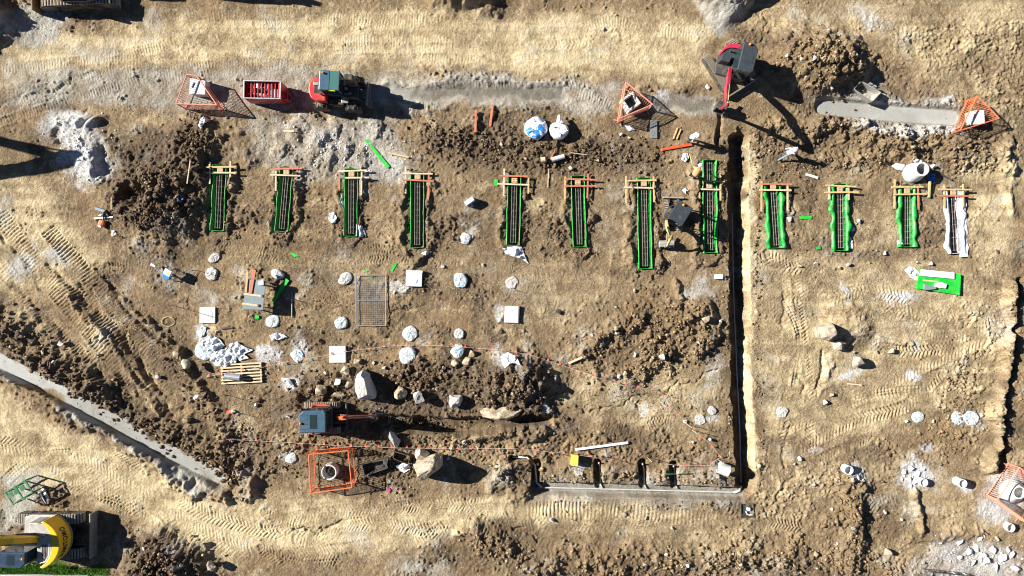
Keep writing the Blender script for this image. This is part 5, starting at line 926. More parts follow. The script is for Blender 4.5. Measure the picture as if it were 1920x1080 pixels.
for x, y, h in ((-.95, -.78, m_conc), (-.95, .78, m_conc), (.85, -.80, m_blue), (.85, .80, m_blue)): wheel(x, y, .48, .38, h)
rp = [(-.55, -.72), (-.55, .72), (-1.1, .72), (-1.42, .6), (-1.58, .3), (-1.62, 0), (-1.58, -.3), (-1.42, -.6), (-1.1, -.72)]
hd = MB().prism(rp, .45, 1.35, top=.95).build('engine_cover', m_red, lo, .06)
MB().box((-1.0, .05, 1.36), (.5, .62, .05)).build('grille', m_black, hd, .01); MB().box((-1.15, .25, 1.40), (.3, .18, .06)).build('filter_box', m_steel, hd, .02); MB().tube([(-.8, -.35, 1.3), (-.8, -.35, 1.75)], .05, 10).build('exhaust', m_darksteel, hd)
MB().box((-1.2, -.71, .85), (.5, .02, .05)).build('yellow_stripe', m_yellow, hd)
MB().box((-.1, 0, .62), (1.6, .9, .35)).build('chassis', m_darksteel, lo, .03)
cb = MB().box((-.15, .22, 1.0), (1.1, 1.05, .6)).build('cab', m_char, lo, .03)
for x in (-.66, .36):
    for y in (-.27, .71): MB().bar((x, y, 1.2), (x * .97, y, 2.2), .07, .07).build('pillar', m_char, cb)
MB().box((-.15, .22, 1.72), (1.02, .96, .86)).build('window', m_glass, cb)
rf = MB().box((-.42, .22, 2.24), (.56, 1.1, .10)).build('roof', m_teal, cb, .03); MB().box((.12, .22, 2.25), (.52, 1.06, .05)).build('roof_window', m_glassg, cb, .01)
MB().box((.38, .22, 2.26), (.04, 1.1, .06)).build('roof_bar', m_char, cb); MB().lathe([(.06, 2.28), (.06, 2.4), (.001, 2.44)], (-.5, .6, 0), 12).build('beacon', m_amber, cb); MB().box((.0, -.34, 2.2), (.35, .03, .06)).build('hi_vis_strip', m_lime, cb)
MB().box((-.7, .2, 2.2), (.06, 1.0, .10)).build('light_bar', m_white, cb)
MB().box((.75, 0, .85), (.9, .8, .5)).build('front_frame', m_darksteel, lo, .04)
for y in (-.36, .36):
    MB().sweep([(.3, y, 1.35), (.9, y, 1.25), (1.35, y, .75), (1.55, y, .45)], [.12] * 4, [.2, .24, .2, .16]).build('lift_arm', m_black, lo, .02); ram(lo, 0, (.35, y * .6, .8), (1.2, y * .6, .95), .05)
MB().box((.9, .42, 1.75), (.5, .34, 1.3)).build('mast_box', m_black, lo, .05); lo.scale = (1.06, 1.06, 1.12)
for k, (x, y, z) in enumerate([(.45, .35, 1.45), (.5, .1, 1.3), (.5, -.25, 1.25), (.4, -.42, 1.1), (.7, -.15, 1.15)]): MB().lathe([(.10, -.06), (.12, 0), (.08, .08), (.001, .1)], (x, y, z), 12).build('lamp_housing', m_steel, lo)
MB().box((.45, -.52, 1.12), (.4, .34, .05)).build('mudguard', m_steel, lo, .02); MB().box((-.1, -.6, .75), (.9, .3, .4)).build('step_box', m_black, lo, .04); MB().box((-.05, -.76, .6), (.4, .03, .06)).build('yellow_stripe', m_yellow, lo)
ht = MB().box((1.62, 0, .62), (.09, 1.25, .9)).build('quick_hitch', m_darksteel, lo, .02); MB().box((1.68, 0, .95), (.05, 1.3, .10)).build('hitch_bar', m_steel, ht); MB().box((1.68, 0, .3), (.05, 1.3, .10)).build('hitch_bar', m_steel, ht)
# ---- red bin with grey rails beside it
bn = P(494, 170, 1.1); bn.z = 0.02
b_ = empty('steel_bin', bn, R(-1), 'red steel bin with grey rails holding white boxes', 'bin')
bw_, bd_, bh_ = 2.2, 1.05, 1.15
for s in (-1, 1):
    MB().box((0, s * bd_ / 2, .1 + bh_ / 2), (bw_, .05, bh_)).build('side_panel', m_red, b_, .01); MB().box((s * bw_ / 2, 0, .1 + bh_ / 2), (.05, bd_ - .06, bh_)).build('end_panel', m_red, b_, .01)
    MB().box((0, s * (bd_ / 2), bh_ + .14), (bw_ + .1, .07, .07)).build('top_rail', m_gal, b_, .01); MB().box((s * (bw_ / 2), 0, bh_ + .13), (.06, bd_ - .08, .06)).build('top_rail', m_gal, b_, .01)
MB().box((0, 0, .15), (bw_ - .06, bd_ - .06, .06)).build('floor', m_red, b_)
for x in (-.85, .85): MB().bar((x, -bd_ / 2 - .04, 1.1), (x * .2, -bd_ / 2 - .04, .12), .05, .03).build('brace', m_gal, b_)
for k in range(10): MB().box((-.95 + k * .21, 0, 1.12), (.055, bd_ - .1, .05)).build('cross_bar', m_red, b_)
for y in (-.2, .2): MB().box((-.35, y, 1.06), (1.3, .05, .05)).build('cross_bar', m_salmon, b_)
MB().box((1.25, -.05, .6), (.34, .06, .9)).build('end_frame', m_red, b_, .01); MB().box((1.25, -.42, .5), (.34, .06, .9)).build('end_frame', m_red, b_, .01); MB().box((1.4, -.23, .95), (.05, .45, .05)).build('end_frame', m_red, b_)
for i, (x, y, sx, sy, z, lb) in enumerate([(.55, -.12, .6, .5, .55, 'largest white box lying in the red bin'), (.25, .26, .42, .3, .62, 'white box at the back of the red bin'), (-.25, -.2, .5, .2, .5, 'white slatted crate in the middle of the red bin'), (-.75, .15, .16, .5, .6, 'white slab at the left end of the red bin'), (-.35, .3, .14, .3, .66, 'small white block near the back of the red bin')]):
    q = Matrix.Rotation(R(-1), 3, 'Z') @ Vector((x, y, 0)); o = MB().box((0, 0, 0), (sx, sy, .9 - (.62 - z))).build('white_box', m_white, None, .01, loc=(bn.x + q.x, bn.y + q.y, bn.z + z), rot=(0, 0, R(random.uniform(-6, 6)))); tag(o, lb, 'box')
# ================================================================ ORANGE BARRIERS
def barrier(label, rim, h, m, vert=True, zb=0.02, skip=()):
    """rim: corners of the top rail as seen in the photo (height h)"""
    cc = P(sum(p[0] for p in rim) / len(rim), sum(p[1] for p in rim) / len(rim), h)
    root = empty('safety_barrier', (cc.x, cc.y, zb), 0, label, 'barrier', 'orange barriers round the manholes')
    for i in range(len(rim)):
        if i in skip: continue
        a = P(*rim[i], h) - cc; b = P(*rim[(i + 1) % len(rim)], h) - cc; a.z = b.z = 0; d = b - a; L = d.length; ang = math.atan2(d.y, d.x)
        pn = empty('barrier_panel', (a.x, a.y, 0), ang); pn.parent = root
        fr_ = MB(); fr_.tube([(0.03, 0, .04), (0.03, 0, h)], .024, 6); fr_.tube([(L - .03, 0, .04), (L - .03, 0, h)], .024, 6); fr_.tube([(0, 0, h), (L, 0, h)], .036, 6); fr_.tube([(0, 0, .12), (L, 0, .12)], .024, 6)
        for x in (.15, L - .15): fr_.box((x, 0, .02), (.06, .5, .03))
        fr_.build('frame', m, pn)
        n = max(3, int(L / .13)); bars = MB()
        for k in range(1, n): bars.tube([(L * k / n, 0, .12), (L * k / n, 0, h)], .015, 5)
        bars.build('bars', m, pn)
    return root
barrier('bleached red barrier round the square capped manhole at the left', [(350, 140), (369, 142), (407, 197), (330, 195)], 1.15, m_salmon)
barrier('pale pink barrier round the open square pit beside the red excavator', [(1174, 154), (1224, 196), (1162, 222)], 1.15, m_salmon)
barrier('bright orange barrier at the right end of the grey slot', [(1832, 180), (1873, 222), (1800, 245)], 1.0, m_barrier)
barrier('square orange barrier round the round manhole at the bottom', [(579, 852), (653, 845), (660, 914), (583, 925)], 1.15, m_barrier)
barrier('orange barrier cut off by the right edge', [(1912, 876), (1962, 930), (1935, 985), (1870, 937)], 1.05, m_salmon)
def box_pit(label, u, v, s, h, rz, hollow, m, t=.12):
    p = P(u, v, h); e = empty('manhole_box', (p.x, p.y, 0), rz, label, 'manhole')
    if hollow:
        for sg in (-1, 1): MB().box((sg * (s / 2 - t / 2), 0, h / 2 - .1), (t, s, h + .2)).build('wall', m, e, .015); MB().box((0, sg * (s / 2 - t / 2), h / 2 - .1), (s - 2 * t, t, h + .2)).build('wall', m, e, .015)
        MB().box((0, 0, .04), (s - 2 * t, s - 2 * t, .05)).build('floor', m_darksteel, e)
    else:
        MB().box((0, 0, (h - .08) / 2 - .1), (s * .92, s * .92, h - .08 + .2)).build('wall', m_conc, e, .02); MB().box((0, 0, h - .04), (s, s, .08)).build('cover', m, e, .01)
        MB().bar((-s * .35, -s * .1, h + .03), (-s * .2, s * .25, h + .03), .04, .04).build('handle', m_darksteel, e)
    return e
box_pit('white square covered manhole inside the bleached barrier', 370, 162, .95, .75, R(-2), False, m_white)
box_pit('open grey concrete pit box inside the pale pink barrier', 1183, 190, .9, .7, R(35), True, m_conc, .14)
box_pit('bright white covered manhole inside the bright orange barrier', 1833, 220, .85, .6, R(3), False, m_white)
def round_mh(label, u, v, r, h, m, taper=1.0, shift=(0, 0), t=.1, name='manhole_ring', cat='manhole', lid=None):
    z0 = gz_px(u, v) - .1; p = P(u, v, z0 + h); ro, rt_ = r / PXM, r / PXM * taper; n = 32; mb = MB(); vv = []
    for rr, z, k in ((ro, 0, 0), (ro, h * .3, 0), (rt_, h * .9, 1), (rt_, h, 1), (rt_ - t, h, 1), (rt_ - t, h * .85, 1), (ro - t, .1, 0), (.001, .1, 0)):
        vv += [Vector((math.cos(2 * PI * i / n) * rr + shift[0] * k, math.sin(2 * PI * i / n) * rr + shift[1] * k, z)) for i in range(n)]
    mb.add(vv, [(j * n + i, j * n + (i + 1) % n, (j + 1) * n + (i + 1) % n, (j + 1) * n + i) for j in range(7) for i in range(n)])
    e = empty(name, (p.x - shift[0], p.y - shift[1], z0), 0, label, cat); mb.build('shell', m, e, smooth=True)
    if lid: MB().lathe([(rt_ - t, h * .8), (.001, h * .8)], n=24).build('lid', lid, e)
    return e
round_mh('round concrete manhole with pale rim inside the square orange barrier', 617, 886, 14.5, .75, m_conc, 1, (0, 0), .09)
MB()
round_mh('tall white concrete manhole cone on soil above the last two footings', 1730, 317, 18, .9, m_pad, .72, (.14, .10), .1, 'manhole_cone')
round_mh('white round manhole cone inside the barrier at the right edge', 1912, 924, 24, .7, m_pad, .5, (.1, .05), .08, 'manhole_cone')
for u, v, r, h, lb, ld in [(1592, 882, 8.5, .5, 'upright white pipe open and dark inside left of the chalk heap', None), (1733, 905, 7.5, .5, 'upright white capped pipe right of the chalk heap', m_white), (1806, 907, 8, .75, 'upright pipe with long shadow right of the capped one', m_conc), (1896, 990, 8, .4, 'stubby white pipe near the bottom right corner', None)]:
    round_mh(lb, u, v, r, h, m_pvc, 1, (0, 0), .04, 'upright_pipe', 'pipe', ld)
def lay_pipe(label, a, b, ro, ri, m, z, name='pipe', cat='pipe'):
    p = P(*a, z); q = P(*b, z); c = (p + q) / 2; o = MB().ring(p - c, q - c, ro, ri).build(name, m, None, loc=c, smooth=False); return tag(o, label, cat)
lay_pipe('short fat concrete pipe at the corner of the two trenches', (1348, 876), (1366, 883), .36, .30, m_pad, gz_px(1358, 880) + .38)
lay_pipe('ribbed grey pipe offcut lying on the timber pallet', (422, 705), (451, 708), .2, .17, m_gal, .42)
lay_pipe('pale grey pipe offcut lying below the bulk bags', (1034, 300), (1058, 293), .15, .12, m_conc, gz_px(1046, 297) + .17)
lay_pipe('short beige pipe stub left of the grey pipe offcut', (1014, 300), (1022, 299), .17, .14, m_timberp, gz_px(1018, 300) + .18)
lay_pipe('dark grey pole lying right of the concrete cone', (1752, 320), (1784, 337), .055, .045, m_darksteel, gz_px(1770, 330) + .1)
lay_pipe('white pvc drain pipe along the bottom trench', (1020, 914), (1376, 923), .05, .04, m_pvcd, -.45)
def tube_thing(name, label, pts, r, m, cat='pipe', n=8):
    pts = [Vector(p) for p in pts]; c = pts[0].copy(); o = MB().tube([p - c for p in pts], r, n).build(name, m, None, loc=c, smooth=True); return tag(o, label, cat)
tube_thing('pipe', 'long blue grey pipe on the floor of the deep straight trench', [P(1372, 400, -.95), P(1375, 560, -.95), P(1381, 700, -.95), P(1386, 800, -.93), P(1389, 905, -.9)], .06, m_bluepipe)
for i, (u, v, lb) in enumerate([(1123, 868, 'left white branch pipe rising from the drain trench'), (1205, 870, 'middle white branch pipe rising from the drain trench'), (1263, 874, 'right white branch pipe rising from the drain trench')]):
    tube_thing('branch_pipe', lb, [P(u, v, .25), P(u, v + 1, -.42), P(u + 2, v + 8, -.48), P(u + 3, 908, -.48), P(u + 8, 916, -.46)], .055, m_pvcd)
tube_thing('branch_pipe', 'bent white pipe at the left end of the drain trench', [P(960, 857, -.25), P(988, 857, -.28), P(1003, 872, -.4), P(1006, 905, -.47), P(1016, 914, -.46)], .06, m_pvc)
tube_thing('branch_pipe', 'white elbow pipe in the corner of the two trenches', [P(1376, 923, -.45), P(1386, 921, -.5), P(1389, 912, -.7)], .07, m_pvc)
for i, (u0, v0, u1, v1) in enumerate([(1330, 823, 1345, 826), (1008, 869, 1013, 871)]): tube_thing('pipe_end', ['white capped pipe end left of the long trench', 'short white pipe stub at the bend of the drain trench'][i], [G(u0, v0, .3), G(u0, v0, .05)], .09, m_pvc)
tube_thing('hose', 'pale coiled hose ring on soil right of the crawler prints', [G(316 + 12 * math.cos(a), 603 + 9 * math.sin(a), .05) for a in [i * .35 for i in range(19)]], .022, m_timberp, 'hose', 6)
tube_thing('hose', 'thin green rod across the right branch trench', [G(1248, 888, .12), G(1300, 887, .12)], .02, m_darkgreen, 'rod', 6)
# ================================================================ SITE EQUIPMENT
from mathutils import noise as mnoise
def bulk_bag(label, u, v, r, h, m, seed):
    g = random.Random(seed); z = gz_px(u, v) - .06; p = P(u, v, h * .6); n = 36; prof = [(.86, 0), (1.02, .12), (1.08, .4), (1.0, .72), (.86, .92), (.6, 1.0), (.3, .93), (.1, .98), (.001, .96)]; mb = MB(); mb.lathe([(a * r / PXM, b * h) for a, b in prof], n=n)
    vv = []
    for x, y, zz in mb.v:
        c = Vector((x, y, zz)); k = mnoise.noise(c * 2.2 + Vector((seed, 0, 0))) * .16 + mnoise.noise(c * 5 + Vector((seed, 5, 0))) * .07; vv.append((x * (1 + k), y * (1 + k) * .95, zz * (1 + k * .5) if zz > .02 else zz))
    mb.v = vv; e = empty('bulk_bag', (p.x, p.y, z), g.random(), label, 'bag'); mb.build('sack', m, e, smooth=True)
    for k in range(4):
        a = k * PI / 2 + .4; c = Vector((math.cos(a), math.sin(a), 0)) * r / PXM * .8
        MB().tube([c + Vector((0, 0, h * .9)), c * 1.15 + Vector((0, 0, h * 1.12)), c * .75 + Vector((.1, 0, h * 1.1)), c * .6 + Vector((.05, .05, h * .95))], .025, 6).build('lifting_loop', m_bag, e)
    if seed == 2: MB().tube([(.3, .25, h * .8), (.62, .42, h * .75), (.75, .5, h * .6)], .16, 9, r2=.10).build('filling_neck', m_bag, e, smooth=True)
bulk_bag('white bulk bag with bright blue inner left of the other one', 1005, 240, 20, .75, m_bluebag, 1)
bulk_bag('plain white bulk bag with a neck right of the blue one', 1048, 244, 17, .8, m_bag, 2)
def sheet(label, pts, m, seed, amp=.12, cat='plastic sheet', name='plastic_sheet', dz=.04):
    g = random.Random(seed); c0 = (sum(p[0] for p in pts) / len(pts), sum(p[1] for p in pts) / len(pts)); out_ = []; rings = 7
    for i in range(len(pts)):
        a, b = pts[i], pts[(i + 1) % len(pts)]
        for k in range(4): out_.append((a[0] + (b[0] - a[0]) * k / 4, a[1] + (b[1] - a[1]) * k / 4))
    n = len(out_); gc = G(*c0); vv = []
    for j in range(1, rings + 1):
        for (u, v) in out_:
            t = j / rings; uu, v2 = c0[0] + (u - c0[0]) * t, c0[1] + (v - c0[1]) * t; q = G(uu, v2, dz); e = amp * (1 - t * .55)
            q.z += max(0, mnoise.noise(Vector((uu * .13, v2 * .13, seed))) + .35) * e * 1.6 + abs(mnoise.noise(Vector((uu * .22, v2 * .22, seed + 9)))) * e; vv.append(q - gc)
    vv.append(Vector((0, 0, dz + amp))); ff = [((j) * n + i, j * n + (i + 1) % n, (j + 1) * n + (i + 1) % n, (j + 1) * n + i) for j in range(rings - 1) for i in range(n)] + [(i, (i + 1) % n, len(vv) - 1) for i in range(n)]
    o = MB().add(vv, ff).build(name, m, None, loc=gc); md = o.modifiers.new('thickness', 'SOLIDIFY'); md.thickness = .012
    return tag(o, label, cat)
for lb, pts, m, sd, am in [('largest crumpled plastic sheet just above the timber pallet', [(397, 664), (415, 655), (432, 653), (444, 666), (445, 678), (425, 688), (405, 686), (396, 676)], m_sheet, 1, .25), ('plastic sheet draped between pile head and pads', [(380, 640), (397, 628), (412, 634), (422, 648), (408, 660), (395, 662), (380, 652)], m_sheet, 2, .2),
                       ('pointed plastic sheet to the right of the crumpled ones', [(430, 645), (446, 640), (456, 648), (476, 656), (458, 664), (468, 671), (450, 676), (436, 664)], m_sheet, 3, .2), ('small white sheet under the ringed pad', [(369, 622), (380, 610), (388, 614), (384, 628), (376, 632)], m_bag, 4, .12), ('grey plastic sheet on a stick left of centre', [(506, 629), (520, 623), (533, 627), (540, 632), (524, 637), (510, 638)], m_sheet, 5, .2),
                       ('white sheet fluttering below the fifth footing', [(942, 466), (962, 462), (978, 463), (984, 480), (991, 495), (976, 484), (960, 480), (948, 476)], m_bag, 6, .18), ('small white triangular sheet below the bleached barrier', [(367, 222), (377, 224), (383, 219), (395, 226), (385, 231), (378, 242), (373, 236)], m_bag, 7, .15), ('white torn bag between the second and third footings', [(618, 400), (627, 398), (632, 408), (630, 418), (622, 418), (616, 410)], m_bag, 8, .15),
                       ('clear plastic wrap beside the green board', [(1694, 507), (1703, 499), (1713, 501), (1724, 516), (1718, 526), (1708, 522)], m_sheet, 9, .15), ('white bag above the orange vested worker', [(1276, 300), (1280, 288), (1290, 287), (1291, 297), (1284, 304)], m_bag, 10, .2), ('white sheet scrap at the foot of the fourth footing', [(790, 475), (800, 471), (806, 476), (798, 479)], m_bag, 11, .08), ('white sheet scrap left of the eleventh footing base', [(1680, 452), (1690, 448), (1697, 458), (1688, 464), (1682, 462)], m_bag, 12, .1),
                       ('blue cloth on the dark soil heap', [(332, 371), (340, 368), (345, 373), (340, 377), (333, 377)], m_blue, 13, .1), ('pinkish white sheet on the dark clod heap', [(938, 668), (952, 660), (968, 668), (976, 684), (960, 680), (946, 690)], m_sheet, 14, .15), ('white sheet by the mini excavator canopy', [(1278, 357), (1284, 352), (1289, 358), (1284, 364)], m_bag, 15, .2), ('pale cloth beside the open pit box', [(1170, 234), (1182, 236), (1190, 244), (1178, 246)], m_bag, 16, .08),
                       ('blue white sheet spilling from the dark trough', [(742, 872), (755, 868), (768, 868), (768, 880), (758, 886), (748, 880)], m_sheet, 17, .2), ('thin white scraps left of the third footing frame', [(637, 380), (641, 364), (645, 378), (643, 392)], m_sheet, 18, .08), ('white scrap beside the ninth footing', [(1474, 408), (1483, 406), (1484, 414), (1478, 416)], m_bag, 19, .08), ('white scrap beside the tenth footing', [(1593, 427), (1601, 425), (1602, 433), (1594, 434)], m_bag, 20, .08),
                       ('white plastic folded out at the tenth footing base', [(1592, 442), (1598, 452), (1598, 467), (1590, 464)], m_bag, 21, .06), ('blue sheet lying along the third footing', [(666, 420), (680, 424), (686, 440), (680, 446), (668, 442)], m_sheet, 22, .05)]:
    sheet(lb, pts, m, sd, am)
for lb, pts, sd in [('white bag lump above the concrete cone', [(1708, 299), (1716, 296), (1724, 303), (1720, 310), (1712, 308)], 41), ('white bag lump right of the concrete cone rim', [(1742, 310), (1749, 309), (1751, 315), (1745, 318)], 42), ('blue tarpaulin lump at the foot of the concrete cone', [(1736, 330), (1748, 326), (1753, 336), (1748, 345), (1740, 342)], 43)]:
    sheet(lb, pts, m_blue if sd == 43 else m_bag, sd, .3 if sd != 43 else .15)
e = empty('dark_case', G(1046, 584), R(-30), 'small dark case with long shadow alone right of the black edged pad', 'case'); MB().box((0, 0, .12), (.36, .24, .24)).build('body', m_darksteel, e, .03); MB().tube([(-.1, 0, .24), (-.06, 0, .3), (.06, 0, .3), (.1, 0, .24)], .015, 6).build('handle', m_black, e)
# bunting
flag_me = MB().add([(-.085, 0, 0), (.085, 0, 0), (0, .02, -.17), (-.085, .012, 0), (.085, .012, 0), (0, .032, -.17)], [(0, 1, 2), (5, 4, 3), (0, 2, 5, 3), (2, 1, 4, 5), (1, 0, 3, 4)]).mesh('flag', m_flag)
def bunting(label, px, gap):
    z = .38; pts = [P(u, v, gz_px(u, v) + z) for u, v in px]; e = empty('bunting_line', pts[0].xy.to_3d(), 0, label, 'bunting'); c = Vector((pts[0].x, pts[0].y, 0)); rp_ = MB(); path = []
    for a, b in zip(pts, pts[1:]):
        for k in range(5): t = k / 5; q = a.lerp(b, t); q.z -= .08 * math.sin(PI * t); path.append(q - c)
    path.append(pts[-1] - c); MB().tube(path, .008, 5).build('rope', m_rope, e); acc = 0; nxt = .2
    for a, b in zip(path, path[1:]):
        L = (b - a).length
        while nxt < acc + L:
            q = a.lerp(b, (nxt - acc) / L); f = link('flag', flag_me, e, q, (R(random.uniform(35, 85) * random.choice((1, 1, 1, -1))), R(random.uniform(-15, 15)), math.atan2((b - a).y, (b - a).x) + random.uniform(-.25, .25))); nxt += gap * random.uniform(.85, 1.15)
        acc += L
    for u, v in (px[0], px[-1], px[len(px) // 2]):
        q = P(u, v, .3); MB().tube([(q.x - c.x, q.y - c.y, gz(q.x, q.y) - .2), (q.x - c.x + .03, q.y - c.y, gz(q.x, q.y) + 1.05)], .018, 6).build('post', m_timberp, e)
bunting('red flag bunting rope crossing the pile heads in the middle', [(384, 708), (413, 701), (491, 689), (533, 679), (581, 672), (651, 659), (727, 649), (780, 647), (835, 649), (880, 652), (940, 656), (1005, 668), (1035, 680), (1075, 692), (1120, 708), (1165, 722), (1225, 731), (1245, 741), (1256, 763), (1272, 777), (1290, 797)], .78)
bunting('red flag bunting rope along the bottom past the square barrier', [(424, 824), (500, 828), (570, 832), (650, 837), (740, 840), (850, 842), (960, 841), (1035, 848), (1110, 857), (1200, 867), (1280, 873), (1330, 873), (1352, 857), (1330, 830), (1300, 808)], .82)
for i, (u, v, h, lb) in enumerate([(325, 573, 2.0, 'leaning survey stake left of the ringed pad'), (372, 508, 1.1, 'survey stake below the highest left pile head'), (420, 740, 1.2, 'survey stake below the left end of the timber pallet'), (845, 448, .9, 'survey stake left of the pale blue pile head'), (1065, 872, 1.3, 'survey stake left of the yellow box'), (1127, 855, 1.3, 'survey stake above the left branch pipe'), (1213, 857, 1.3, 'survey stake above the middle branch pipe'), (1267, 857, 1.3, 'survey stake above the right branch pipe'), (1345, 861, 1.3, 'survey stake beside the fat concrete pipe'), (545, 560, .9, 'survey stake in the work table shadow'), (440, 772, 1.0, 'survey stake at the red marker'), (690, 843, 1.3, 'survey stake with yellow tip on the bottom bunting')]):
    a = G(u, v, -.2); tube_thing('survey_stake', lb, [a, a + Vector((.04, .02, h + .2))], .016, m_darksteel if i % 2 else m_timberp, 'stake', 6)
# red marker at (433,772)
rock(437, 772, 5, 4, .2, 0, m_pileplain, 'small pale lump beside the red marker cloth', 2001, cat='stone'); sheet('red marker cloth on dark soil below the pallet', [(424, 769), (432, 769), (440, 771), (437, 776), (426, 776)], m_flag, 31, .06, 'cloth', 'marker_cloth')
sheet('magenta marker cloth below the dark bucket', [(726, 916), (731, 914), (733, 920), (729, 924)], mat('magenta_cloth', (.6, .02, .2), .7), 32, .06, 'cloth', 'marker_cloth')
# work table
zt = 1.0; cT = P(477, 553, zt); tb = empty('work_table', (cT.x, cT.y, 0), 0, 'grey topped work table with timbers on it and a long shadow', 'table')
cor = [P(u, v, zt) - cT for u, v in ((454, 580), (493, 581), (498, 526), (464, 524))]
MB().prism([(p.x, p.y) for p in cor], zt - .04, zt).build('table_top', m_slate, tb, .005)
for p in cor: MB().bar((p.x * .85, p.y * .85, 0), (p.x * .85, p.y * .85, zt - .04), .07, .07).build('leg', m_timberp, tb)
for a, b in ((0, 1), (2, 3)): MB().bar(Vector((cor[a].x, cor[a].y, zt - .10)) * 1 * Vector((1, 1, 1)).x, Vector((cor[b].x, cor[b].y, zt - .10)), .04, .09).build('cross_rail', m_timberp, tb)
for u0, v0, u1, v1, w, m, lb, mm in [(464, 510, 461, 548, .12, m_timber, 'yellow timber hanging off the left of the work table', 0), (477, 506, 469, 550, .2, m_redwood, 'salmon plank hanging off the top of the work table', 0), (457, 551, 490, 555, .12, m_timberp, 'upper short cross timber with black end on the work table', 1), (454, 569, 483, 573, .12, m_timberp, 'lower short cross timber with black end on the work table', 1)]:
    a = P(u0, v0, zt + .05); b = P(u1, v1, zt + .05); c = (a + b) / 2; e = empty('timber_plank', (c.x, c.y, zt + .002), 0, lb, 'plank'); a.z = b.z = .03 + (0.05 if mm else 0) * 0; MB().bar(a - Vector((c.x, c.y, 0)), b - Vector((c.x, c.y, 0)), w, .055).build('timber', m, e, .005)
    if mm: MB().box(((b.x - a.x) / 2 + .05, (b.y - a.y) / 2, .03), (.12, .15, .06)).build('end_clamp', m_black, e)
o = MB().box((0, 0, .06), (.3, .26, .12)).box((.05, .16, .05), (.16, .1, .09)).build('tool_box', m_white, None, .02, loc=P(491, 531, zt) + Vector((0, 0, .005))); tag(o, 'small white tool box on the top right corner of the work table', 'tool box')
# steel mesh panel
zp = .12; cP = P(695.5, 563, zp); mp = empty('mesh_panel', (cP.x, cP.y, 0), 0, 'grey welded wire mesh panel lying flat in the middle', 'mesh panel'); a = P(668, 516, zp) - cP; b = P(723, 610, zp) - cP
for p, q in (((a.x, a.y), (b.x, a.y)), ((a.x, b.y), (b.x, b.y)), ((a.x, a.y), (a.x, b.y)), ((b.x, a.y), (b.x, b.y)), ((a.x, (a.y + b.y) / 2), (b.x, (a.y + b.y) / 2))): MB().tube([(p[0], p[1], zp), (q[0], q[1], zp)], .028, 7).build('tube', m_gal, mp)
mb = MB(); nx, ny = 16, 26
for k in range(1, nx): mb.tube([(a.x + (b.x - a.x) * k / nx, a.y, zp - .01), (a.x + (b.x - a.x) * k / nx, b.y, zp - .01)], .0055, 4)
for k in range(1, ny): mb.tube([(a.x, a.y + (b.y - a.y) * k / ny, zp), (b.x, a.y + (b.y - a.y) * k / ny, zp)], .0055, 4)
tag(mb.build('wire_mesh', m_gal, mp), kind='stuff')
# pallet
cP = P(452, 700, .2); pl = empty('timber_pallet', (cP.x, cP.y, gz_px(452, 700) + .02), R(3), 'long timber pallet with grey pipe on it below the plastic sheets', 'pallet')
for x in (-1.2, 0, 1.2): MB().box((x, 0, .07), (.09, 1.28, .1)).build('bearer', m_timber, pl, .005)
for k in range(7): MB().box((random.uniform(-.02, .02), -.58 + k * .193, .135), (2.56, .10, .024)).build('slat', m_timberp, pl, .004)
# green board stack
zb_ = .22; cG = P(1761, 528, zb_); gb = empty('green_tray', (cG.x, cG.y, gz_px(1761, 528)), 0, 'bright green board tray with tools on the right hand sand', 'tray'); cr = [P(u, v, zb_) - cG for u, v in ((1724, 504), (1800, 514), (1798, 553), (1721, 541))]
MB().prism([(p.x, p.y) for p in cr], .02, .16).build('board', m_greenboard, gb, .01); MB().bar((cr[1].x, cr[1].y, .2), (cr[2].x, cr[2].y, .2), .1, .1).build('edge_strip', m_greenboard, gb, .01)
for lb, pts, h, m, nm, ct in [('white plank lying along the top of the green tray', [(1728, 505), (1790, 511), (1790, 523), (1725, 517)], .09, m_white, 'white_plank', 'plank'), ('thin wooden stick on the green tray', [(1731, 524), (1760, 527), (1760, 530), (1731, 527)], .03, m_timberp, 'wood_stick', 'stick'), ('cream glove bundle on the green tray', [(1754, 532), (1766, 529), (1776, 533), (1774, 541), (1762, 540), (1755, 538)], .14, m_bag, 'glove_bundle', 'gloves'), ('grey toolbox on the lower edge of the green tray', [(1733, 532), (1737, 533), (1756, 538), (1756, 542), (1737, 544), (1733, 543)], .16, m_slate, 'tool_box', 'tool box')]:
    flat(nm, pts, h, m, lb, ct, z=gz_px(1761, 528) + .162, bevel=.02)
# open steel buckets and trough
def tray(name, label, pts, h, t, m, cat, z=None, zf=.03):
    z = gz_px(sum(p[0] for p in pts) / 4, sum(p[1] for p in pts) / 4) - .02 if z is None else z; c = sum((P(u, v, z + h) for u, v in pts), Vector()) / 4; q = [P(u, v, z + h) - c for u, v in pts]; e = empty(name, (c.x, c.y, z), 0, label, cat); vv = [(p.x, p.y) for p in q]
    MB().prism([(x * .9, y * .9) for x, y in vv], .0, zf).build('floor_plate', m, e)
    for i in range(4):
        a, b = q[i], q[(i + 1) % 4]; ia, ib = a * .9, b * .9
        pts3 = [Vector((ia.x, ia.y, 0)), Vector((ib.x, ib.y, 0)), Vector((b.x, b.y, h)), Vector((a.x, a.y, h))]; nin = Vector((-(a + b).x, -(a + b).y, 0)).normalized() * t
        MB().add(pts3 + [p + nin for p in pts3], [(0, 1, 2, 3), (7, 6, 5, 4), (0, 4, 5, 1), (1, 5, 6, 2), (2, 6, 7, 3), (3, 7, 4, 0)]).build('side_plate', m, e)
    return e, q
e, q = tray('digger_bucket', 'loose grey wide digger bucket by the grey slot', [(1600, 167), (1615, 151), (1653, 173), (1636, 191)], .55, .04, m_dusty, 'bucket')
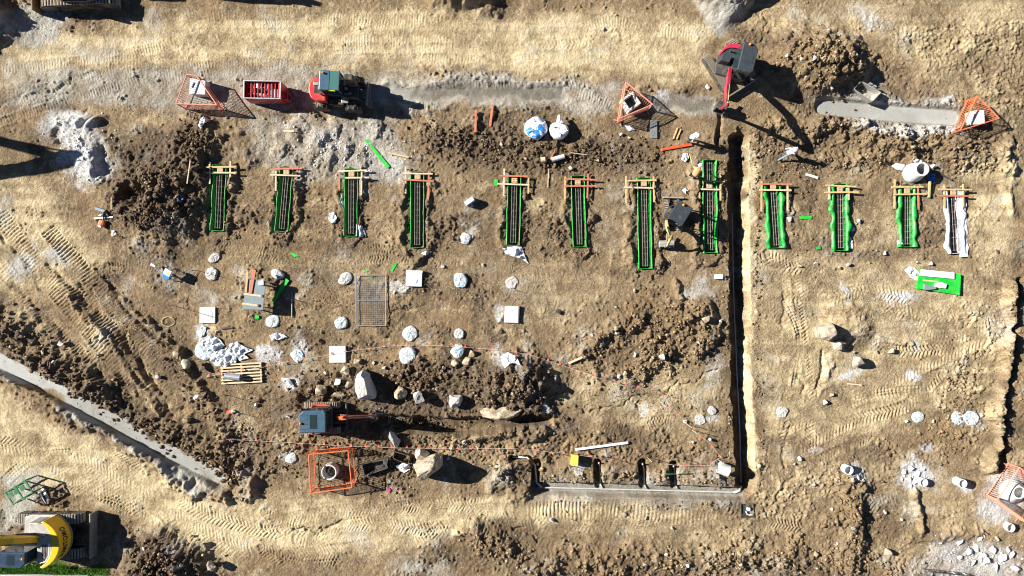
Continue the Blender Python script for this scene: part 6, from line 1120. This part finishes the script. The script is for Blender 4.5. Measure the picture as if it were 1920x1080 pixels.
for t in (.4, .6): p = q[1].lerp(q[2], t); MB().box((p.x + .08, p.y + .08, .5), (.06, .2, .3), rz=R(60)).build('hinge_lug', m_dusty, e, .01)
e, q = tray('digger_bucket', 'loose dark digger bucket between barrier and largest boulder', [(677, 870), (722, 861), (728, 878), (683, 893)], .5, .05, m_darksteel, 'bucket')
for k in range(4): MB().box((q[1].x - .05 + k * .07, q[1].y - .1, .52), (.05, .5, .3), rz=R(-10)).build('hinge_lug', m_darksteel, e, .01)
tray('steel_trough', 'open dark steel trough under the bottom bunting', [(739, 846), (769, 855), (766, 872), (736, 860)], .5, .04, m_darksteel, 'trough')
tray('trench_box', 'grey folded sheet tray on the pit boulder row', [(740, 786), (752, 783), (754, 788), (742, 791)], .1, .02, m_steel, 'tray')
# yellow box, black square sump, white box, slab
e = empty('yellow_box', P(1077, 862, .4) - Vector((0, 0, .4)), R(-3), 'bright yellow box standing above the drain trench', 'box'); z_ = gz_px(1077, 862); e.location.z = z_
MB().box((0, 0, .22), (.42, .62, .44)).build('body', m_yel, e, .02); MB().box((0, 0, .455), (.44, .64, .04)).build('lid', m_yel, e, .01)
e, q = tray('drain_sump', 'black square plastic sump below the corner of the two trenches', [(1389, 945), (1413, 944), (1415, 970), (1390, 971)], .12, .03, mat('dark_green_black_plastic', (.04, .06, .055), .4), 'sump')
MB().box((.05, .1, .14), (.2, .2, .2)).build('pipe_socket', m_pvc, e, .03); MB().tube([(-.1, -.05, .1), (-.02, -.22, .1), (.12, -.28, .1), (.3, -.26, .1)], .04, 8).build('waste_bend', m_pvc, e)
e = empty('white_case', G(1346, 519), 0, 'white equipment case with lens at the left lip of the long trench', 'case'); MB().box((0, 0, .12), (.5, .3, .24)).build('body', m_white, e, .03); MB().tube([(.25, .03, .14), (.42, .03, .14)], .09, 14).build('lens', m_darksteel, e); MB().box((.38, -.12, .08), (.2, .12, .1)).build('bracket', m_gal, e)
e = empty('concrete_block', G(881, 379), R(35), 'white concrete slab leaning with dark shadow right of the fourth footing', 'concrete block'); MB().box((0, 0, .28), (.62, .28, .5)).build('slab', m_pad, e, .03); MB().box((-.05, -.2, .15), (.2, .25, .3)).build('foot', m_conc, e, .02)
# survey box on a stand
e = empty('survey_box', G(323, 514), R(-28), 'blue and white survey box with yellow sticker on a low stand', 'survey box'); MB().box((0, .1, .62), (.46, .38, .2)).build('lid', m_white, e, .02); MB().box((.02, -.18, .58), (.5, .2, .24)).build('body', m_blue, e, .02); MB().box((.06, .08, .724), (.16, .2, .006)).build('sticker', m_yel, e)
for x, y in ((-.25, -.2), (.25, -.25), (0, .3)): MB().tube([(x * .5, y * .5, .52), (x * 1.4, y * 1.4, -.05)], .022, 6).build('leg', m_darksteel, e)
MB().tube([(-1.1, -.05, .35), (-.1, -.25, .45)], .035, 8).build('boom_arm', m_slate, e); MB().box((-1.15, 0, .36), (.3, .14, .08)).build('arm_plate', m_white, e, .01)
# orange cut-off saw and its scrap
e = empty('cut_off_saw', G(195, 418), R(70), 'orange and white cut off saw beside the dark soil heap', 'saw'); MB().box((-.05, 0, .17), (.42, .34, .3)).build('motor', m_barrier, e, .06); MB().box((-.22, 0, .22), (.2, .26, .2)).build('cover', m_white, e, .04); MB().tube([(.15, .0, .2), (.55, .05, .2)], .05, 8).build('arm', m_darksteel, e); MB().lathe([(.2, -.01), (.2, .01), (.001, .012)], (0, 0, 0), 20).build('blade', m_steel, e, loc=(.55, .05, .2), rot=(PI / 2, 0, 0)); MB().tube([(-.3, -.1, .3), (-.1, -.14, .45), (.1, -.1, .35)], .025, 6).build('handle', m_black, e)
plank('white_board', 178, 410, 213, 407, .09, .06, m_white, 'thin white board beside the orange cut off saw', cat='board'); plank('dark_tool', 181, 391, 200, 397, .2, .14, m_teal, 'dark blue tool bag above the orange cut off saw', cat='tool bag'); rock(189, 404, 5, 4, .2, 0, m_chalk, 'white lump above the thin white board', 2010, cat='stone'); sheet('white bent bracket right of the orange cut off saw', [(211, 432), (216, 432), (219, 438), (214, 443), (210, 442)], m_white, 33, .1, 'bracket', 'bent_bracket')
# green storage rack leaning at lower left
e = empty('storage_rack', P(48, 918, .5) - Vector((0, 0, .5)), R(32), 'dark green steel rack standing near the yellow excavator', 'rack')
for y in (-.42, .42):
    for z in (.35, 1.05): MB().box((0, y, z), (1.45, .07, .07)).build('long_rail', m_darkgreen, e, .006)
for x in (-.7, 0, .7):
    for y in (-.42, .42): MB().box((x, y, .55), (.07, .07, 1.1)).build('upright', m_darkgreen, e, .006)
    MB().box((x, 0, 1.05), (.06, .78, .06)).build('cross_rail', m_darkgreen, e)
for k in range(3): MB().box((-.5 + k * .42, .1, 1.1), (.3, .28, .03)).build('shelf_plate', m_darkgreen, e)
for x, y, lb in ((.3, -.95, 'left white plank end under the green rack'), (.62, -.78, 'right white plank end under the green rack')):
    q = Matrix.Rotation(R(32), 3, 'Z') @ Vector((x, y, 0)) + e.location; o = MB().box((0, 0, .06), (.15, .85, .07)).build('white_plank', m_white, None, .006, loc=(q.x, q.y, gz(q.x, q.y)), rot=(0, 0, R(28))); tag(o, lb, 'plank')
# tubular frame at the bottom right edge
e = empty('steel_trestle', P(1775, 1082, .4) - Vector((0, 0, .4)), R(-6), 'black and white tube trestle cut off by the bottom edge', 'trestle')
for z, y in ((.5, .25), (.5, -.7), (.1, .25)): MB().tube([(-1.3, y, z), (1.2, y, z)], .03, 8).build('tube', m_darksteel, e)
for x in (-1.3, -.3, .5, 1.2): MB().tube([(x, .25, .0), (x, .25, .5), (x, -.7, .5), (x, -.7, .0)], .028, 8).build('hoop', m_white if x > 0 else m_darksteel, e)
# kerb and grass at the lower left corner
kb = MB().box((0, 0, .0), (9.0, .10, .26)).build('kerb', m_conc, None, .02, loc=P(60, 1079, .1) + Vector((-1, 0, 0)), rot=(0, 0, R(-.6))); tag(kb, 'pale concrete kerb along the grass at the bottom left', 'kerb')
gg = np.random.default_rng(5); VV, FF = [], []
for i in range(9000):
    u = -20 + gg.random() * 225; v = 1048 + gg.random() * 30
    if v < 1051 + max(0, u) * .075 + gg.normal(0, 2.5): continue
    p = G(u, v); a = gg.random() * 6.28; h = .08 + gg.random() * .12; c, s = math.cos(a) * .012, math.sin(a) * .012; l = gg.normal(0, .06, 2); k = len(VV)
    VV += [(p.x - c, p.y - s, p.z - .01), (p.x + c, p.y + s, p.z - .01), (p.x + l[0], p.y + l[1], p.z + h)]; FF.append((k, k + 1, k + 2))
gme = bpy.data.meshes.new('grass'); gme.from_pydata(VV, [], FF); gme.materials.append(m_grass); tag(link('grass', gme), 'bright green grass strip in the bottom left corner', 'grass', None, 'stuff')
# ================================================================ PEOPLE
def person(label, foot, heading, pose, shirt, trousers, vest=None):
    """pose: dict of joint positions (x forward, y left, z up), metres"""
    J = pose; names = ['pelvis', 'waist', 'chest', 'neck', 'head', 'crown']; vs_, rad, ed, ix = [], [], [], {}
    def add(n, p, r, par=None):
        ix[n] = len(vs_); vs_.append(Vector(p)); rad.append(r)
        if par is not None: ed.append((ix[par], ix[n]))
    add('pelvis', J['pelvis'], (.15, .13)); add('waist', J['waist'], (.145, .115), 'pelvis'); add('chest', J['chest'], (.175, .125), 'waist'); add('neck', J['neck'], (.062, .062), 'chest'); add('head', J['head'], (.085, .10), 'neck'); add('crown', J['crown'], (.07, .08), 'head')
    nf = (Vector(J['face']) - Vector(J['head'])).normalized() * .105; add('nose', Vector(J['head']) + nf + Vector((0, 0, -.005)), (.018, .018), 'head')
    for s, sg in (('l', 1), ('r', -1)):
        add(s + 'hip', Vector(J['pelvis']) + Vector((0, sg * .10, -.06)), (.10, .10), 'pelvis'); add(s + 'knee', J[s + 'knee'], (.065, .068), s + 'hip'); add(s + 'ankle', J[s + 'ankle'], (.045, .05), s + 'knee'); add(s + 'toe', Vector(J[s + 'ankle']) + Vector((.17, sg * .02, -.045)), (.045, .035), s + 'ankle')
        add(s + 'sh', Vector(J['chest']) * .6 + Vector(J['neck']) * .4 + Vector((0, sg * .19, 0)), (.065, .065), 'chest'); add(s + 'elb', J[s + 'elb'], (.045, .045), s + 'sh'); add(s + 'wr', J[s + 'wr'], (.032, .03), s + 'elb')
        d = (Vector(J[s + 'wr']) - Vector(J[s + 'elb'])).normalized(); palm = Vector(J[s + 'wr']) + d * .08; add(s + 'palm', palm, (.038, .022), s + 'wr'); lat = d.cross(Vector((0, 0, 1))); lat = lat.normalized() if lat.length > .1 else Vector((0, 1, 0))
        for k, (o_, ln) in enumerate(((-.030, .07), (-.010, .085), (.010, .08), (.030, .06))):
            add(s + 'f%d' % k, palm + d * .05 + lat * o_, (.010, .010), s + 'palm'); add(s + 'g%d' % k, palm + d * (.05 + ln * .7) + lat * o_ + Vector((0, 0, -.02)), (.008, .008), s + 'f%d' % k)
        add(s + 'th', palm + lat * -.055 + d * .02, (.010, .010), s + 'palm')
    me_ = bpy.data.meshes.new('person_cage'); me_.from_pydata(vs_, ed, []); ob = bpy.data.objects.new('person_cage', me_); col.objects.link(ob); sk = ob.modifiers.new('skin', 'SKIN')
    for i, r_ in enumerate(rad): me_.skin_vertices[0].data[i].radius = r_; me_.skin_vertices[0].data[i].use_root = (i == 0)
    ob.modifiers.new('sub', 'SUBSURF').levels = 2; bpy.context.view_layer.update(); bm_ = bpy.data.meshes.new_from_object(ob.evaluated_get(bpy.context.evaluated_depsgraph_get())); bpy.data.objects.remove(ob)
    for m in (shirt, trousers, m_skin, m_boot): bm_.materials.append(m)
    segs = [(ix_a, ix_b) for ix_a, ix_b in ed]; inv = {v: k for k, v in ix.items()}; A = np.array([vs_[a][:] for a, b in segs]); B = np.array([vs_[b][:] for a, b in segs])
    def mi(b_n):
        n = b_n[1:] if b_n[0] in 'lr' and b_n not in ('lower',) else b_n
        if n in ('knee', 'ankle', 'hip'): return 1
        if n == 'toe': return 3
        if n in ('wr', 'palm', 'th') or n[0] in 'fg' and n[1:].isdigit() or b_n in ('head', 'crown', 'nose', 'neck'): return 2
        return 0
    cls = [mi(inv[b]) for a, b in segs]; cls = [1 if inv[b] == 'waist' and False else c for (a, b), c in zip(segs, cls)]
    for pgn in bm_.polygons:
        c = np.array(pgn.center[:]); t = np.clip(((c - A) * (B - A)).sum(1) / np.maximum(((B - A) ** 2).sum(1), 1e-9), 0, 1); dd = np.linalg.norm(A + (B - A) * t[:, None] - c, axis=1); pgn.material_index = cls[int(dd.argmin())]; pgn.use_smooth = True
    e = empty('person', foot, heading, label, 'person'); link('body', bm_, e)
    hd_ = Vector(J['head']); cr_ = Vector(J['crown']); up_ = (cr_ - hd_).normalized(); fw = Vector(J['face']) - hd_; fw = (fw - up_ * fw.dot(up_)).normalized(); sd_ = up_.cross(fw); Mh = Matrix((fw, sd_, up_)).transposed().to_4x4(); Mh.translation = hd_ + up_ * .035
    hm = MB(); hm.lathe([(.135, 0), (.138, .03), (.128, .08), (.10, .125), (.055, .15), (.001, .158)], n=22); hm.lathe([(.135, .0), (.165, -.006), (.165, .006), (.135, .012)], n=22); hm.box((.16, 0, 0), (.09, .17, .012)); hm.box((0, 0, .15), (.2, .035, .02)); hm.v = [tuple(Mh @ Vector(p)) for p in hm.v]; hm.build('hard_hat', m_white, e, smooth=True)
    ey = MB()
    for sg in (-1, 1): ey.lathe([(.012, -.01), (.012, .01), (.001, .012)], tuple(Mh @ Vector((.088, sg * .035, -.03))), 8); 
    ey.build('eyes', m_ink, e)
    if vest:
        vb = MB(); w_, c_, n_ = Vector(J['waist']), Vector(J['chest']), Vector(J['chest']) * .45 + Vector(J['neck']) * .55; ax = (n_ - w_).normalized(); rings_ = []; n = 18; fx_ = Vector((1, 0, 0)) - ax * ax.x; fx_.normalize(); ly = ax.cross(fx_)
        for q_, a_, b_ in ((w_ - ax * .1, .175, .20), (w_, .16, .19), (c_, .155, .215), (n_, .11, .17)): rings_.append([q_ + fx_ * math.cos(2 * PI * k / n) * a_ + ly * math.sin(2 * PI * k / n) * b_ for k in range(n)])
        vb.add([p for r_ in rings_ for p in r_], [(j * n + k, j * n + (k + 1) % n, (j + 1) * n + (k + 1) % n, (j + 1) * n + k) for j in range(3) for k in range(n)]); vb.build('vest', vest, e, smooth=True)
    return e
walk = dict(pelvis=(0, 0, .95), waist=(.04, 0, 1.12), chest=(.10, 0, 1.36), neck=(.14, 0, 1.52), head=(.18, 0, 1.63), crown=(.19, 0, 1.73), face=(.40, 0, 1.60), lknee=(.26, .10, .55), lankle=(.30, .10, .10), rknee=(-.08, -.10, .52), rankle=(-.42, -.10, .16), lelb=(-.10, .30, 1.16), lwr=(.02, .30, .92), relb=(.20, -.30, 1.14), rwr=(.42, -.24, 1.02))
bend = dict(pelvis=(-.12, 0, .88), waist=(.02, 0, 1.02), chest=(.22, 0, 1.16), neck=(.36, 0, 1.24), head=(.46, 0, 1.27), crown=(.54, 0, 1.33), face=(.60, 0, 1.10), lknee=(.10, .14, .48), lankle=(-.02, .14, .09), rknee=(.05, -.14, .48), rankle=(-.10, -.14, .09), lelb=(.36, .28, .92), lwr=(.52, .18, .72), relb=(.36, -.28, .95), rwr=(.56, -.16, .85))
stand = dict(pelvis=(0, 0, .93), waist=(.02, 0, 1.10), chest=(.08, 0, 1.35), neck=(.13, 0, 1.50), head=(.20, 0, 1.60), crown=(.23, 0, 1.70), face=(.40, 0, 1.50), lknee=(.06, .12, .50), lankle=(.0, .12, .09), rknee=(.04, -.12, .50), rankle=(-.04, -.13, .09), lelb=(.12, .30, 1.10), lwr=(.32, .20, .98), relb=(.12, -.30, 1.10), rwr=(.34, -.18, 1.0))
person('worker in grey shirt and blue jeans striding across the brown soil', G(1466, 293), R(28), walk, m_greyshirt, m_jeans)
person('worker in white shirt and white hard hat standing by the orange beam', G(1289, 263), R(-20), stand, m_whiteshirt, m_darkcloth)
person('worker in orange vest and white hard hat bending beside the eighth footing', G(1296, 331), R(65), bend, m_hivis, m_darkcloth, m_hivis)
tube_thing('measuring_staff', 'yellow measuring staff held by the orange vested worker', [P(1301, 318, .85), P(1293, 289, 1.1)], .022, m_yel, 'staff', 6)
